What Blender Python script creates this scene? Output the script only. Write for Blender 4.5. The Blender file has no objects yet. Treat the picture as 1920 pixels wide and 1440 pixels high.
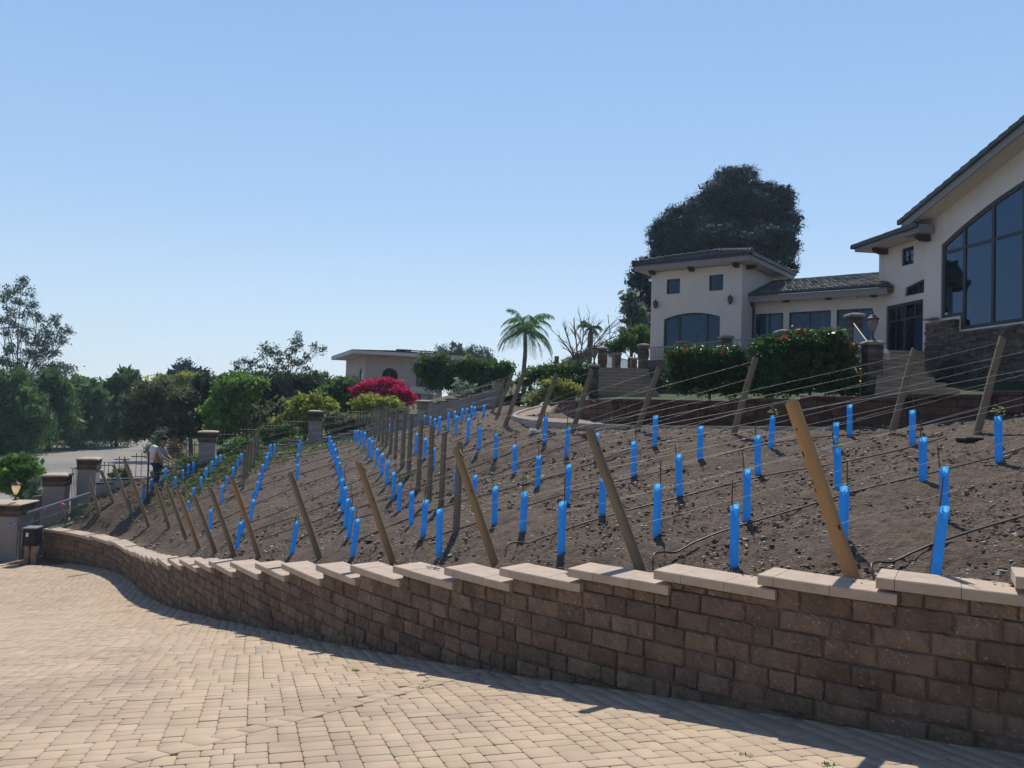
import bpy, math, random
import numpy as np
from mathutils import Vector, Matrix
from mathutils.geometry import tessellate_polygon
rnd = random.Random(7); nr = np.random.default_rng(11)
C = bpy.context.scene.collection
pi = math.pi
# ------------------------------------------------------------------ camera
FP = 1450.0; PITCH = math.atan(48/1450.0); ROLL = math.radians(1.7)
fw = np.array([0, math.cos(PITCH), math.sin(PITCH)]); up0 = np.array([0, -math.sin(PITCH), math.cos(PITCH)]); rt0 = np.array([1., 0, 0])
rt = math.cos(ROLL)*rt0 + math.sin(ROLL)*up0; upv = math.cos(ROLL)*up0 - math.sin(ROLL)*rt0
cam = bpy.data.cameras.new('camera'); camo = bpy.data.objects.new('camera', cam); C.objects.link(camo)
cam.sensor_width = 36; cam.lens = FP/1920*36; cam.clip_end = 6000; cam.clip_start = 0.05
camo.matrix_world = Matrix(((rt[0], upv[0], -fw[0], 0), (rt[1], upv[1], -fw[1], 0), (rt[2], upv[2], -fw[2], 0), (0, 0, 0, 1)))
bpy.context.scene.camera = camo
def ray(px, py):
    v = fw + rt*((px-960)/FP) + upv*(-(py-720)/FP)
    return v/v[1]
def P(px, py, z):                      # the world point seen at a photo pixel, z metres ahead
    return ray(px, py)*z
def proj(p):
    p = np.asarray(p, float); d = p@fw
    return 960+FP*(p@rt)/d, 720-FP*(p@upv)/d
# ------------------------------------------------------------------ materials
def new_mat(name):
    m = bpy.data.materials.new(name); m.use_nodes = True
    nt = m.node_tree; b = nt.nodes['Principled BSDF']
    return m, nt, b
def nd(nt, t, **kw):
    n = nt.nodes.new(t)
    for k, v in kw.items():
        if k in n.inputs.keys(): n.inputs[k].default_value = v
        else: setattr(n, k, v)
    return n
def mk(name, c1, c2=None, scale=5, rough=.8, bump=0, bscale=None, isl=0, spec=.3, metal=0, transl=0, detail=4, c3=None, s3=1.0, stretch=None, hue=0, dist=.02, t3=.55):
    m, nt, b = new_mat(name); L = nt.links.new
    tc = nd(nt, 'ShaderNodeTexCoord'); co = tc.outputs['Object']
    if stretch:
        mp = nd(nt, 'ShaderNodeMapping'); mp.inputs['Scale'].default_value = stretch; L(co, mp.inputs['Vector']); co = mp.outputs[0]
    def noise(s, d=detail):
        n = nd(nt, 'ShaderNodeTexNoise', Scale=s, Detail=d, Roughness=.6); L(co, n.inputs['Vector']); return n.outputs['Fac']
    def mix(f, a, bb):
        x = nt.nodes.new('ShaderNodeMix'); x.data_type = 'RGBA'
        if hasattr(f, 'links'): L(f, x.inputs[0])
        else: x.inputs[0].default_value = f
        for k, v in ((6, a), (7, bb)):
            if hasattr(v, 'links'): L(v, x.inputs[k])
            else: x.inputs[k].default_value = (*v, 1)
        return x.outputs[2]
    def ramp(f, lo, hi):
        r = nd(nt, 'ShaderNodeMapRange'); r.inputs[1].default_value = lo; r.inputs[2].default_value = hi; L(f, r.inputs[0]); return r.outputs[0]
    col = c1
    if c2: col = mix(ramp(noise(scale), .35, .65), c1, c2)
    if c3: col = mix(ramp(noise(s3, 3), t3, t3+.12), col, c3)
    if isl or hue:
        g = nd(nt, 'ShaderNodeNewGeometry'); h = nd(nt, 'ShaderNodeHueSaturation')
        r = nd(nt, 'ShaderNodeMapRange'); r.inputs[3].default_value = 1-isl; r.inputs[4].default_value = 1+isl
        L(g.outputs['Random Per Island'], r.inputs[0]); L(r.outputs[0], h.inputs['Value'])
        if hue:
            mu = nd(nt, 'ShaderNodeMath', operation='MULTIPLY'); mu.inputs[1].default_value = 7.31; L(g.outputs['Random Per Island'], mu.inputs[0])
            fr = nd(nt, 'ShaderNodeMath', operation='FRACT'); L(mu.outputs[0], fr.inputs[0])
            r2 = nd(nt, 'ShaderNodeMapRange'); r2.inputs[3].default_value = .5-hue; r2.inputs[4].default_value = .5+hue; L(fr.outputs[0], r2.inputs[0]); L(r2.outputs[0], h.inputs['Hue'])
        if hasattr(col, 'links'): L(col, h.inputs['Color'])
        else: h.inputs['Color'].default_value = (*col, 1)
        col = h.outputs[0]
    if hasattr(col, 'links'): L(col, b.inputs['Base Color'])
    else: b.inputs['Base Color'].default_value = (*col, 1)
    b.inputs['Roughness'].default_value = rough; b.inputs['Specular IOR Level'].default_value = spec; b.inputs['Metallic'].default_value = metal
    if bump:
        bn = nd(nt, 'ShaderNodeBump', Strength=min(bump, 1), Distance=dist); L(noise(bscale or scale*4, 6), bn.inputs['Height']); L(bn.outputs[0], b.inputs['Normal'])
    if transl:
        t = nd(nt, 'ShaderNodeBsdfTranslucent'); ms = nd(nt, 'ShaderNodeMixShader', Fac=transl)
        if hasattr(col, 'links'): L(col, t.inputs[0])
        else: t.inputs[0].default_value = (*col, 1)
        L(b.outputs[0], ms.inputs[1]); L(t.outputs[0], ms.inputs[2]); L(ms.outputs[0], nt.nodes['Material Output'].inputs[0])
    return m
def glass_mat(name, tint=(.35, .5, .62), refl=.0):
    m, nt, b = new_mat(name); L = nt.links.new
    t = nd(nt, 'ShaderNodeBsdfTransparent'); t.inputs[0].default_value = (*tint, 1)
    g = nd(nt, 'ShaderNodeBsdfGlossy', Roughness=.02); g.inputs[0].default_value = (.45, .68, 1, 1)
    f = nd(nt, 'ShaderNodeFresnel', IOR=1.5); a = nd(nt, 'ShaderNodeMath', operation='ADD'); a.inputs[1].default_value = refl; L(f.outputs[0], a.inputs[0])
    ms = nd(nt, 'ShaderNodeMixShader'); L(a.outputs[0], ms.inputs[0]); L(t.outputs[0], ms.inputs[1]); L(g.outputs[0], ms.inputs[2]); L(ms.outputs[0], nt.nodes['Material Output'].inputs[0])
    nt.nodes.remove(b); return m
M = {}
M['paver'] = mk('paver', (.52, .40, .285), (.45, .345, .24), scale=1.3, rough=.85, bump=.35, bscale=90, isl=.075, hue=.008, c3=(.41, .31, .225), s3=.55, spec=.25, dist=.004)
M['sand'] = mk('joint_sand', (.28, .21, .145), (.17, .13, .09), scale=30, rough=.95, bump=.3)
M['block'] = mk('split_block', (.245, .168, .118), (.155, .112, .082), scale=4, rough=.92, bump=1, bscale=30, isl=.22, hue=.010, c3=(.40, .32, .26), s3=42, t3=.6, spec=.2, dist=.012, detail=8)
M['capm'] = mk('cap_concrete', (.54, .43, .335), (.46, .365, .28), scale=6, rough=.85, bump=.3, bscale=120, isl=.05, spec=.25, dist=.004)
M['soil'] = mk('soil', (.20, .152, .116), (.122, .093, .071), scale=3.5, rough=.95, bump=1, bscale=38, spec=.15, detail=10, c3=(.21, .165, .13), s3=9, dist=.05)
M['chip'] = mk('stone_chip', (.75, .66, .55), (.38, .31, .24), scale=20, rough=.9, isl=.4)
M['clod'] = mk('soil_clod', (.17, .128, .1), (.115, .087, .068), scale=30, rough=.95, isl=.35, bump=.5, spec=.15)
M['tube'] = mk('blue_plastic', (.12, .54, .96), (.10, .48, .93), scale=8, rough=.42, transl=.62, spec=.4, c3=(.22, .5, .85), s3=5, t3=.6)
M['tubefold_lit'] = mk('blue_plastic_lit_fold', (.25, .72, 1.0), (.2, .64, 1.0), scale=8, rough=.35, transl=.75, spec=.5)  # lighter copy of the tube blue: light shining through the fold, painted in
M['stake'] = mk('bamboo_stake', (.20, .12, .07), (.12, .08, .05), scale=30, rough=.8)
M['pole_new'] = mk('fresh_pine_pole', (.50, .29, .12), (.40, .225, .095), scale=3, rough=.7, bump=.3, bscale=25, stretch=(5, 5, .6), c3=(.2, .09, .035), s3=2.4, spec=.3, t3=.7)
M['pole'] = mk('treated_pole', (.27, .205, .125), (.20, .155, .10), scale=4, rough=.8, bump=.4, bscale=30, stretch=(6, 6, .5), c3=(.1, .065, .035), s3=2, isl=.0, t3=.68)
M['pole_old'] = mk('weathered_pole', (.27, .225, .165), (.2, .165, .12), scale=4, rough=.85, bump=.4, bscale=30, stretch=(6, 6, .5), c3=(.1, .07, .05), s3=2, t3=.68)
M['knot'] = mk('wood_knot', (.07, .035, .018), rough=.8)
M['endgrain'] = mk('pole_end', (.52, .36, .2), (.4, .26, .14), scale=40, rough=.8)
M['wire'] = mk('galvanised_wire', (.42, .41, .40), rough=.6, metal=.3)
M['hose'] = mk('drip_hose', (.035, .022, .018), (.06, .04, .03), scale=6, rough=.45, spec=.5)
M['stucco'] = mk('cream_stucco', (.76, .67, .62), (.70, .615, .57), scale=1.2, rough=.9, bump=.25, bscale=60, spec=.2)
M['stucco_gr'] = mk('grey_stucco', (.34, .31, .30), (.29, .265, .26), scale=2, rough=.9, bump=.3, bscale=50, spec=.2)
M['stucco_pk'] = mk('peach_stucco', (.62, .50, .46), (.57, .46, .42), scale=.6, rough=.9, spec=.2)
M['trim'] = mk('taupe_fascia', (.30, .27, .28), rough=.7)
M['soffit'] = mk('cream_soffit', (.66, .56, .45), rough=.8)
M['gutter'] = mk('dark_gutter', (.045, .042, .045), rough=.5)
M['rafter'] = mk('brown_rafter', (.055, .03, .022), rough=.7)
M['tile'] = mk('slate_roof_tile', (.075, .08, .09), (.11, .115, .12), scale=8, rough=.6, isl=.3, bump=.3, bscale=30)
M['tile_red'] = mk('clay_roof_tile', (.24, .09, .065), (.15, .065, .05), scale=5, rough=.8, isl=.3)
M['frame'] = mk('dark_window_frame', (.045, .045, .05), rough=.5)
M['glass'] = glass_mat('tinted_glass', tint=(.14, .30, .50), refl=.05)
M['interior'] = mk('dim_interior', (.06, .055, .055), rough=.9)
M['curtain'] = mk('pale_curtain', (.45, .48, .46), (.35, .38, .37), scale=3, rough=.9)
M['ledge'] = mk('stacked_stone', (.185, .135, .108), (.10, .076, .063), scale=5, rough=.9, isl=.4, hue=.012, bump=.8, bscale=25, spec=.2, dist=.02)
M['ledge_lt'] = mk('stone_cap', (.36, .30, .27), (.28, .24, .22), scale=4, rough=.9, bump=.4, bscale=30)
M['step'] = mk('limestone_steps', (.34, .28, .20), (.25, .205, .15), scale=5, rough=.9, bump=.3, bscale=30, isl=.08)
M['iron'] = mk('black_iron', (.022, .022, .026), rough=.5, spec=.5)
M['iron_gr'] = mk('grey_painted_steel', (.26, .27, .30), rough=.45, spec=.5)
M['lampm'] = mk('bronze_lamp', (.13, .085, .07), rough=.5, metal=.3)
M['lampglass'] = mk('frosted_lamp_glass', (.45, .36, .32), (.3, .22, .2), scale=20, rough=.25, transl=.3, spec=.5)
M['brickdk'] = mk('dark_brick', (.125, .07, .055), (.08, .05, .042), scale=8, rough=.9, isl=.25, bump=.6, bscale=40, dist=.01)
M['curb'] = mk('concrete_curb', (.46, .40, .34), (.38, .33, .28), scale=6, rough=.9, bump=.3, bscale=60)
M['path'] = mk('path_paving', (.33, .24, .19), (.26, .19, .15), scale=9, rough=.9, bump=.4, bscale=40)
M['asphalt'] = mk('sunbleached_asphalt', (.30, .275, .25), (.255, .235, .215), scale=.5, rough=.9, bump=.3, bscale=40, c3=(.21, .195, .18), s3=.12)
M['ground'] = mk('dry_ground', (.13, .115, .06), (.07, .085, .035), scale=.3, rough=.95, bump=.5, bscale=4)
M['lawn'] = mk('lawn_turf', (.04, .07, .018), (.028, .055, .014), scale=14, rough=.9, bump=.8, bscale=120)
M['bark'] = mk('bark', (.10, .08, .065), (.06, .048, .04), scale=8, rough=.95, bump=.8, bscale=20, stretch=(1, 1, .3))
M['bark_pale'] = mk('pale_bark', (.20, .175, .15), (.12, .10, .09), scale=5, rough=.9, bump=.4)
def leaf(name, c1, c2, isl=.38, hue=.022, tr=.48, rough=.6):
    k_ = 1.0 if name == 'lf_pine' else 1.9
    M[name] = mk(name, tuple(v*k_ for v in c1), tuple(v*k_ for v in c2), scale=.35, rough=rough, isl=isl, hue=hue, transl=tr, spec=.35)
leaf('lf_pine', (.014, .040, .048), (.022, .056, .062), tr=.12, isl=.4, rough=.7)  # bluish cast of haze is mixed into this leaf colour
leaf('lf_mid', (.05, .095, .022), (.035, .07, .02))
leaf('lf_bright', (.10, .17, .03), (.06, .12, .025))
leaf('lf_yel', (.21, .21, .035), (.11, .15, .03))
leaf('lf_dark', (.022, .045, .018), (.034, .062, .022), tr=.25)
leaf('lf_olive', (.085, .10, .045), (.055, .075, .03))
leaf('lf_grey', (.11, .14, .10), (.07, .10, .07))
leaf('lf_pepper', (.06, .11, .035), (.04, .08, .025))
leaf('lf_gloss', (.022, .055, .014), (.04, .08, .016), tr=.4, rough=.42)
leaf('lf_euc', (.045, .07, .045), (.07, .09, .06), tr=.25)
leaf('lf_palm', (.07, .13, .04), (.045, .09, .035))
M['bougain'] = mk('magenta_bracts', (.66, .02, .15), (.5, .015, .10), scale=.8, rough=.6, isl=.35, hue=.015, transl=.4)
M['redflower'] = mk('coral_petals', (.75, .09, .06), rough=.5, transl=.3)
M['deadlf'] = mk('dry_leaves', (.30, .22, .12), rough=.9, isl=.3)
M['weed'] = mk('weed_leaves', (.14, .23, .04), (.09, .17, .03), scale=3, rough=.6, isl=.35, transl=.35)
M['black'] = mk('black_plastic', (.018, .018, .022), rough=.45)
M['white'] = mk('white_plastic', (.78, .78, .76), rough=.4, transl=.15)
M['whitep'] = mk('white_paper', (.8, .8, .78), rough=.7)
M['skin'] = mk('skin', (.30, .16, .10), rough=.6)
M['shirt'] = mk('grey_shirt', (.42, .40, .44), (.34, .33, .37), scale=9, rough=.9)
M['pants'] = mk('dark_trousers', (.035, .04, .06), rough=.9)
M['hatm'] = mk('dark_cap', (.02, .02, .025), rough=.8)
M['timber'] = mk('timber_rail', (.10, .07, .055), (.07, .05, .04), scale=6, rough=.9)
M['pedestal'] = mk('rough_pedestal', (.36, .27, .2), (.25, .18, .14), scale=9, rough=.9, bump=.5, bscale=30)
M['solar'] = mk('solar_panel', (.012, .014, .02), rough=.8, spec=.1)
em, ent, eb = new_mat('lit_bulb'); eb.inputs['Emission Color'].default_value = (1, .75, .4, 1); eb.inputs['Emission Strength'].default_value = 2.2; M['bulb'] = em
em2, ent2, eb2_ = new_mat('lit_lamp_glass'); eb2_.inputs['Base Color'].default_value = (.6, .45, .3, 1); eb2_.inputs['Emission Color'].default_value = (1, .72, .38, 1); eb2_.inputs['Emission Strength'].default_value = .35; M['litglass'] = em2
# ------------------------------------------------------------------ mesh helpers
def mesh_np(name, V, Fq, mats, midx=None, smooth=False):
    V = np.asarray(V, np.float32).reshape(-1, 3); Fq = np.asarray(Fq, np.int32); k = Fq.shape[1]
    me = bpy.data.meshes.new(name); me.vertices.add(len(V)); me.vertices.foreach_set('co', V.ravel())
    me.loops.add(Fq.size); me.loops.foreach_set('vertex_index', Fq.ravel())
    me.polygons.add(len(Fq)); me.polygons.foreach_set('loop_start', np.arange(0, Fq.size, k, dtype=np.int32)); me.polygons.foreach_set('loop_total', np.full(len(Fq), k, np.int32))
    for m in (mats if isinstance(mats, list) else [mats]): me.materials.append(m)
    if midx is not None: me.polygons.foreach_set('material_index', np.asarray(midx, np.int32))
    if smooth: me.polygons.foreach_set('use_smooth', np.ones(len(Fq), bool))
    me.update(calc_edges=True); return me
def link(name, me, parent=None):
    o = bpy.data.objects.new(name, me); C.objects.link(o)
    if parent is not None:
        o.parent = parent; o.matrix_parent_inverse = wmat(parent).inverted()
    return o
def wmat(o):
    m = o.matrix_parent_inverse @ o.matrix_basis if o.parent else o.matrix_basis
    return wmat(o.parent) @ m if o.parent else m
def tag(o, label=None, cat=None, group=None, kind=None):
    if label: o['label'] = label
    if cat: o['category'] = cat
    if group: o['group'] = group
    if kind: o['kind'] = kind
    return o
def empty(name, loc, label, cat, group=None):
    o = bpy.data.objects.new(name, None); o.empty_display_size = .2; C.objects.link(o); o.location = tuple(float(v) for v in loc)
    return tag(o, label, cat, group)
class MB:
    def __init__(s): s.v = []; s.f = []; s.m = []; s.sm = []
    def add(s, vs, fs, mi=0, smooth=False):
        b = len(s.v); s.v += [tuple(float(c) for c in v) for v in vs]
        for f in fs: s.f.append([i+b for i in f]); s.m.append(mi); s.sm.append(smooth)
    def obox(s, o, a, b, c, mi=0, bev=0):          # corner o, edge vectors a, b, c
        o, a, b, c = (np.asarray(q, float) for q in (o, a, b, c))
        if bev:
            la, lb, lc = (np.linalg.norm(q) for q in (a, b, c)); ea, eb_, ec = a/la*bev, b/lb*bev, c/lc*bev
            vs = []
            for k in (0, 1):
                for j in (0, 1):
                    for i in (0, 1):
                        p = o+a*i+b*j+c*k; da, db, dc = (ea if i == 0 else -ea), (eb_ if j == 0 else -eb_), (ec if k == 0 else -ec)
                        vs += [p+db+dc, p+da+dc, p+da+db]   # on the a-face, b-face, c-face
            I = lambda i, j, k, t: (i+2*j+4*k)*3+t
            fs = []
            for s1 in (0, 1):
                fs.append([I(s1, 0, 0, 0), I(s1, 1, 0, 0), I(s1, 1, 1, 0), I(s1, 0, 1, 0)][::(1 if s1 else -1)])
                fs.append([I(0, s1, 0, 1), I(0, s1, 1, 1), I(1, s1, 1, 1), I(1, s1, 0, 1)][::(1 if s1 else -1)])
                fs.append([I(0, 0, s1, 2), I(1, 0, s1, 2), I(1, 1, s1, 2), I(0, 1, s1, 2)][::(1 if s1 else -1)])
            for p in (0, 1):
                for q in (0, 1):
                    fs.append([I(0, p, q, 1), I(1, p, q, 1), I(1, p, q, 2), I(0, p, q, 2)])
                    fs.append([I(p, 0, q, 0), I(p, 1, q, 0), I(p, 1, q, 2), I(p, 0, q, 2)])
                    fs.append([I(p, q, 0, 0), I(p, q, 1, 0), I(p, q, 1, 1), I(p, q, 0, 1)])
                    for r in (0, 1): fs.append([I(p, q, r, 0), I(p, q, r, 1), I(p, q, r, 2)])
            s.add(vs, fs, mi); return
        vs = [o, o+a, o+a+b, o+b, o+c, o+a+c, o+a+b+c, o+b+c]
        s.add(vs, [[0, 3, 2, 1], [4, 5, 6, 7], [0, 1, 5, 4], [1, 2, 6, 5], [2, 3, 7, 6], [3, 0, 4, 7]], mi)
    def box(s, c, size, rz=0, mi=0, bev=0):
        ca, sa = math.cos(rz), math.sin(rz); sx, sy, sz = size
        a = np.array([ca*sx, sa*sx, 0]); b = np.array([-sa*sy, ca*sy, 0]); cc = np.array([0, 0, sz])
        s.obox(np.asarray(c, float)-a/2-b/2-cc/2, a, b, cc, mi, bev)
    def tube(s, pts, rad, n=8, mi=0, cap=True, smooth=True, flat=None):
        pts = [np.asarray(p, float) for p in pts]; k = len(pts)
        if not hasattr(rad, '__len__'): rad = [rad]*k
        vs = []; fs = []; pu = None
        for i, p in enumerate(pts):
            d = pts[min(i+1, k-1)]-pts[max(i-1, 0)]; d = d/(np.linalg.norm(d)+1e-9)
            if pu is None: pu = np.cross(d, [0, 0, 1.]) if abs(d[2]) < .9 else np.cross(d, [0, 1., 0])
            u = pu-d*(pu@d); u = u/(np.linalg.norm(u)+1e-9); w = np.cross(d, u); pu = u
            for j in range(n):
                a = 2*pi*j/n; vs.append(p+(u*math.cos(a)+w*math.sin(a)*(flat or 1))*rad[i])
        for i in range(k-1):
            for j in range(n):
                fs.append([i*n+j, i*n+(j+1) % n, (i+1)*n+(j+1) % n, (i+1)*n+j])
        s.add(vs, fs, mi, smooth)
        if cap: s.add(vs[:n], [list(range(n))[::-1]], mi); s.add(vs[-n:], [list(range(n))], mi)
    def prism(s, poly, ext, mi=0):                  # closed 3-D outline extruded by a vector
        poly = [np.asarray(p, float) for p in poly]; ext = np.asarray(ext, float); n = len(poly)
        tris = tessellate_polygon([[Vector(p) for p in poly]])
        vs = poly+[p+ext for p in poly]
        fs = [list(t) for t in tris]+[[i+n for i in t][::-1] for t in tris]+[[i, (i+1) % n, (i+1) % n+n, i+n] for i in range(n)]
        s.add(vs, fs, mi)
    def lathe(s, c, prof, n=12, mi=0, smooth=True):
        c = np.asarray(c, float); s_pts = [c+np.array([0, 0, h]) for r, h in prof]; vs = []; fs = []
        for (r, h) in prof:
            for j in range(n): a = 2*pi*j/n; vs.append(c+np.array([r*math.cos(a), r*math.sin(a), h]))
        for i in range(len(prof)-1):
            for j in range(n): fs.append([i*n+j, i*n+(j+1) % n, (i+1)*n+(j+1) % n, (i+1)*n+j])
        fs += [list(range(n))[::-1], [len(prof)*n-n+j for j in range(n)]]
        s.add(vs, fs, mi, smooth)
    def mesh(s, name, mats):
        me = bpy.data.meshes.new(name); me.from_pydata(s.v, [], s.f)
        for m in (mats if isinstance(mats, list) else [mats]): me.materials.append(m)
        me.polygons.foreach_set('material_index', s.m); me.polygons.foreach_set('use_smooth', s.sm); me.update(); return me
    def build(s, name, mats, parent=None): return link(name, s.mesh(name, mats), parent)
# value noise
_perm = nr.permutation(4096); _val = nr.random(4096)
def vnoise(x, y, seed=0):
    xi = np.floor(x).astype(int); yi = np.floor(y).astype(int); fx = x-xi; fy = y-yi; fx = fx*fx*(3-2*fx); fy = fy*fy*(3-2*fy)
    h = lambda a, b: _val[_perm[(_perm[(a+seed*57) & 4095]+b) & 4095]]
    return (h(xi, yi)*(1-fx)+h(xi+1, yi)*fx)*(1-fy)+(h(xi, yi+1)*(1-fx)+h(xi+1, yi+1)*fx)*fy
class TPS:
    def __init__(s, pts, lam):
        pts = np.asarray(pts, float); s.X = pts[:, :2]; n = len(pts)
        K = s.k(s.X, s.X)+np.diag(np.broadcast_to(lam, n)); A = np.c_[np.ones(n), s.X]
        S = np.block([[K, A], [A.T, np.zeros((3, 3))]]); s.w = np.linalg.solve(S, np.r_[pts[:, 2], 0, 0, 0])
    def k(s, a, b):
        d2 = ((a[:, None, :]-b[None])**2).sum(2); return .5*d2*np.log(d2+1e-9)
    def __call__(s, x, y):
        x = np.asarray(x, float); q = np.c_[x.ravel(), np.asarray(y, float).ravel()]; out = np.empty(len(q))
        for i in range(0, len(q), 40000):
            b = q[i:i+40000]; out[i:i+40000] = s.k(b, s.X)@s.w[:-3]+s.w[-3]+b@s.w[-2:]
        return out.reshape(x.shape)
# ------------------------------------------------------------------ retaining wall line (right to left), seen foot of the wall
WB = [(1920, 1413, 5.55), (1600, 1368, 6.1), (1440, 1339, 6.48), (1280, 1311, 6.95), (1120, 1287, 7.5), (960, 1266, 8.15), (800, 1238, 9.15), (640, 1210, 10.55),
      (480, 1176, 12.9), (400, 1159, 14.5), (320, 1138, 16.6), (272, 1115, 18.8), (250, 1095, 20.3), (222, 1075, 21.8), (191, 1066, 22.8), (147, 1058, 23.8), (104, 1053, 24.4), (78, 1051, 24.6)]
wb = [P(*q) for q in WB]
wb = [np.array([8.2, 3.6, -1.9]), np.array([5.4, 4.65, -2.2])]+wb
def catmull(pts, per=40):
    out = []; p = [2*pts[0]-pts[1]]+pts+[2*pts[-1]-pts[-2]]
    for i in range(1, len(p)-2):
        for t in np.linspace(0, 1, per, endpoint=False):
            a, b, c, d = p[i-1:i+3]; out.append(.5*((2*b)+(c-a)*t+(2*a-5*b+4*c-d)*t*t+(3*b-a-3*c+d)*t**3))
    out.append(pts[-1]); return np.array(out)
cv = catmull(wb)
for _ in range(60): cv[1:-1] = (cv[:-2]+2*cv[1:-1]+cv[2:])/4
sl = np.r_[0, np.cumsum(np.linalg.norm(np.diff(cv[:, :2], axis=0), axis=1))]
SW = np.arange(0, sl[-1], .02); CV = np.c_[[np.interp(SW, sl, cv[:, i]) for i in range(3)]].T
tg = np.gradient(CV[:, :2], axis=0); tg /= np.linalg.norm(tg, axis=1)[:, None]
NRM = np.c_[tg[:, 1], -tg[:, 0]]                     # away from the driveway?
if (NRM[200]@(-CV[200, :2])) < 0: NRM = -NRM          # towards the camera side
def wat(s):
    i = np.clip(s/.02, 0, len(SW)-1.001); k = np.floor(i).astype(int); f = i-k
    f = f[..., None] if hasattr(f, 'shape') and f.shape else f
    return CV[k]*(1-f)+CV[k+1]*f, NRM[k], tg[k]
# cap steps: left end of each level run, seen in the photo
CAPS = [(1904, 1079), (1641, 1080.5), (1422, 1075.5), (1231, 1067), (1070, 1064), (942, 1063.5), (839, 1063), (742, 1060), (662, 1058.5), (597, 1058), (532.5, 1056), (483, 1055), (436, 1052.5),
        (396, 1051), (369, 1049.5), (340, 1047.5), (318, 1046), (298, 1044.5), (286, 1042.5), (276, 1040.5), (268, 1039), (261, 1036), (255, 1031), (250, 1022.5), (240, 1015.5), (209, 1006.5), (170, 996.5), (82, 990.6)]
segs = []
for (px, py) in CAPS:
    r = ray(px, py); x = r[0]*CV[:, 1]; i = int(np.argmin(np.abs(x-CV[:, 0])+ (SW < 2)*0)); segs.append([SW[i], r[2]*CV[i, 1]])
for i in range(1, len(segs)):
    segs[i][0] = max(segs[i][0], segs[i-1][0]+.35); segs[i][1] = min(segs[i][1], segs[i-1][1]-.05)
s0 = segs[0][0]; pre = []
k = 1
while s0-k*.95 > .1: pre.insert(0, [s0-k*.95, segs[0][1]+.12*k]); k += 1
pre.insert(0, [0.0, segs[0][1]+.12*k]); segs = pre[1:]+segs
segs[-1][0] = SW[-1]-.02
SEG = []; prev = 0.
for s1, h in segs: SEG.append((prev, s1, h)); prev = s1
print('SEG', [(round(a, 2), round(b, 2), round(h, 2)) for a, b, h in SEG])
def capH(s):
    for a, b, h in SEG:
        if s <= b: return h
    return SEG[-1][2]
henv_s = np.array([(a+b)/2 for a, b, h in SEG]); henv_h = np.array([h for a, b, h in SEG])-.055
# ------------------------------------------------------------------ driveway surface
dctl = [(0, 0, -1.6), (-4, 4, -2.22), (-4.6, 7, -2.72), (-10.6, 16.3, -4.6), (4, 0, -1.55), (-9, 6, -2.75), (-16, 16, -4.75), (-20, 24, -5.15), (-17, 26, -5.2), (-14, 10, -3.6)]
dctl += [tuple(CV[i]) for i in range(0, len(CV), 90)]
DW = TPS(dctl, .3)
# ------------------------------------------------------------------ vineyard surface
ctl = []; lam = []
for s, h in zip(henv_s, henv_h):
    p, n, t = wat(np.float64(s)); q = p[:2]-n*.6; ctl.append((q[0], q[1], h+.0)); lam.append(.05)
seen = [(1401, 974, 8.7), (1273, 930, 10.4), (1187, 892, 12.6), (1007, 914, 13.4), (927, 985, 10.9), (1063, 855, 15.2), (928, 862, 16.6), (793, 1007, 11.6), (745, 963, 14.), (724, 911, 17.4), (706, 875, 22), (666, 829, 30),
        (640, 943, 17.5), (628, 872, 24.5), (468, 977, 19), (415, 943, 23), (1584, 1017, 7.6), (1730, 907, 9.4), (1872, 866, 9.8), (1710, 836, 12.), (1593, 821, 13.), (1422, 892, 10.7), (1313, 865, 12.3),
        (1226, 836, 14.2), (855, 815, 22.5), (780, 850, 21.5), (853, 932, 15.5), (1052, 1038, 8.6), (545, 1040, 12.9), (442, 1028, 15.2)]
for q in seen: ctl.append(tuple(P(*q))); lam.append(3.)
firm = [(1830, 818, 11.25), (1672, 812, 12.65), (1375, 815, 13.5), (1195, 808, 14.6), (1072, 810, 15.9), (1004, 807, 17.2), (947, 801, 18.8), (929, 790, 21), (922, 775, 26), (906, 768, 34), (795, 798, 32.5), (592, 836, 30), (480, 851, 28.6), (395, 875, 27.5),
        (300, 893, 27), (240, 915, 26.6), (187, 938, 26.2), (125, 966, 25.4)]
for q in firm: ctl.append(tuple(P(*q))); lam.append(.6)
firm2 = [(1047, 781, 24.3), (1000, 776, 22), (985, 779, 20.5), (1100, 788, 18.2), (1160, 793, 16.4), (1250, 797, 15.3), (1400, 800, 14.5), (1040, 766, 26.5), (1020, 790, 18.8)]
for q in firm2: ctl.append(tuple(P(*q)-[0, 0, .05])); lam.append(.02)
ctl += [(9.5, 9.0, .35), (8.5, 6.0, -.35), (9, 3.5, -.45)]; lam += [1, 1, 1]
SH0 = TPS(ctl, np.array(lam))
def near_wall(x, y):                                   # distance behind the wall face and s
    sub = CV[::10]; d2 = (x[..., None]-sub[:, 0])**2+(y[..., None]-sub[:, 1])**2; k = d2.argmin(-1)
    n = NRM[::10][k]; d = -((x-sub[k, 0])*n[..., 0]+(y-sub[k, 1])*n[..., 1]); return d, SW[::10][k], np.sqrt(d2.min(-1))
def SH(x, y):
    x = np.atleast_1d(np.asarray(x, float)); y = np.atleast_1d(np.asarray(y, float)); h = SH0(x, y)
    hh = h.ravel(); xr = x.ravel(); yr = y.ravel(); out = hh.copy()
    for i in range(0, len(xr), 20000):
        d, s, dm = near_wall(xr[i:i+20000], yr[i:i+20000]); e = np.interp(s, henv_s, henv_h)
        w = np.clip((dm-.35)/.9, 0, 1); w = w*w*(3-2*w); out[i:i+20000] = e*(1-w)+out[i:i+20000]*w
    return out.reshape(x.shape)
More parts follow.
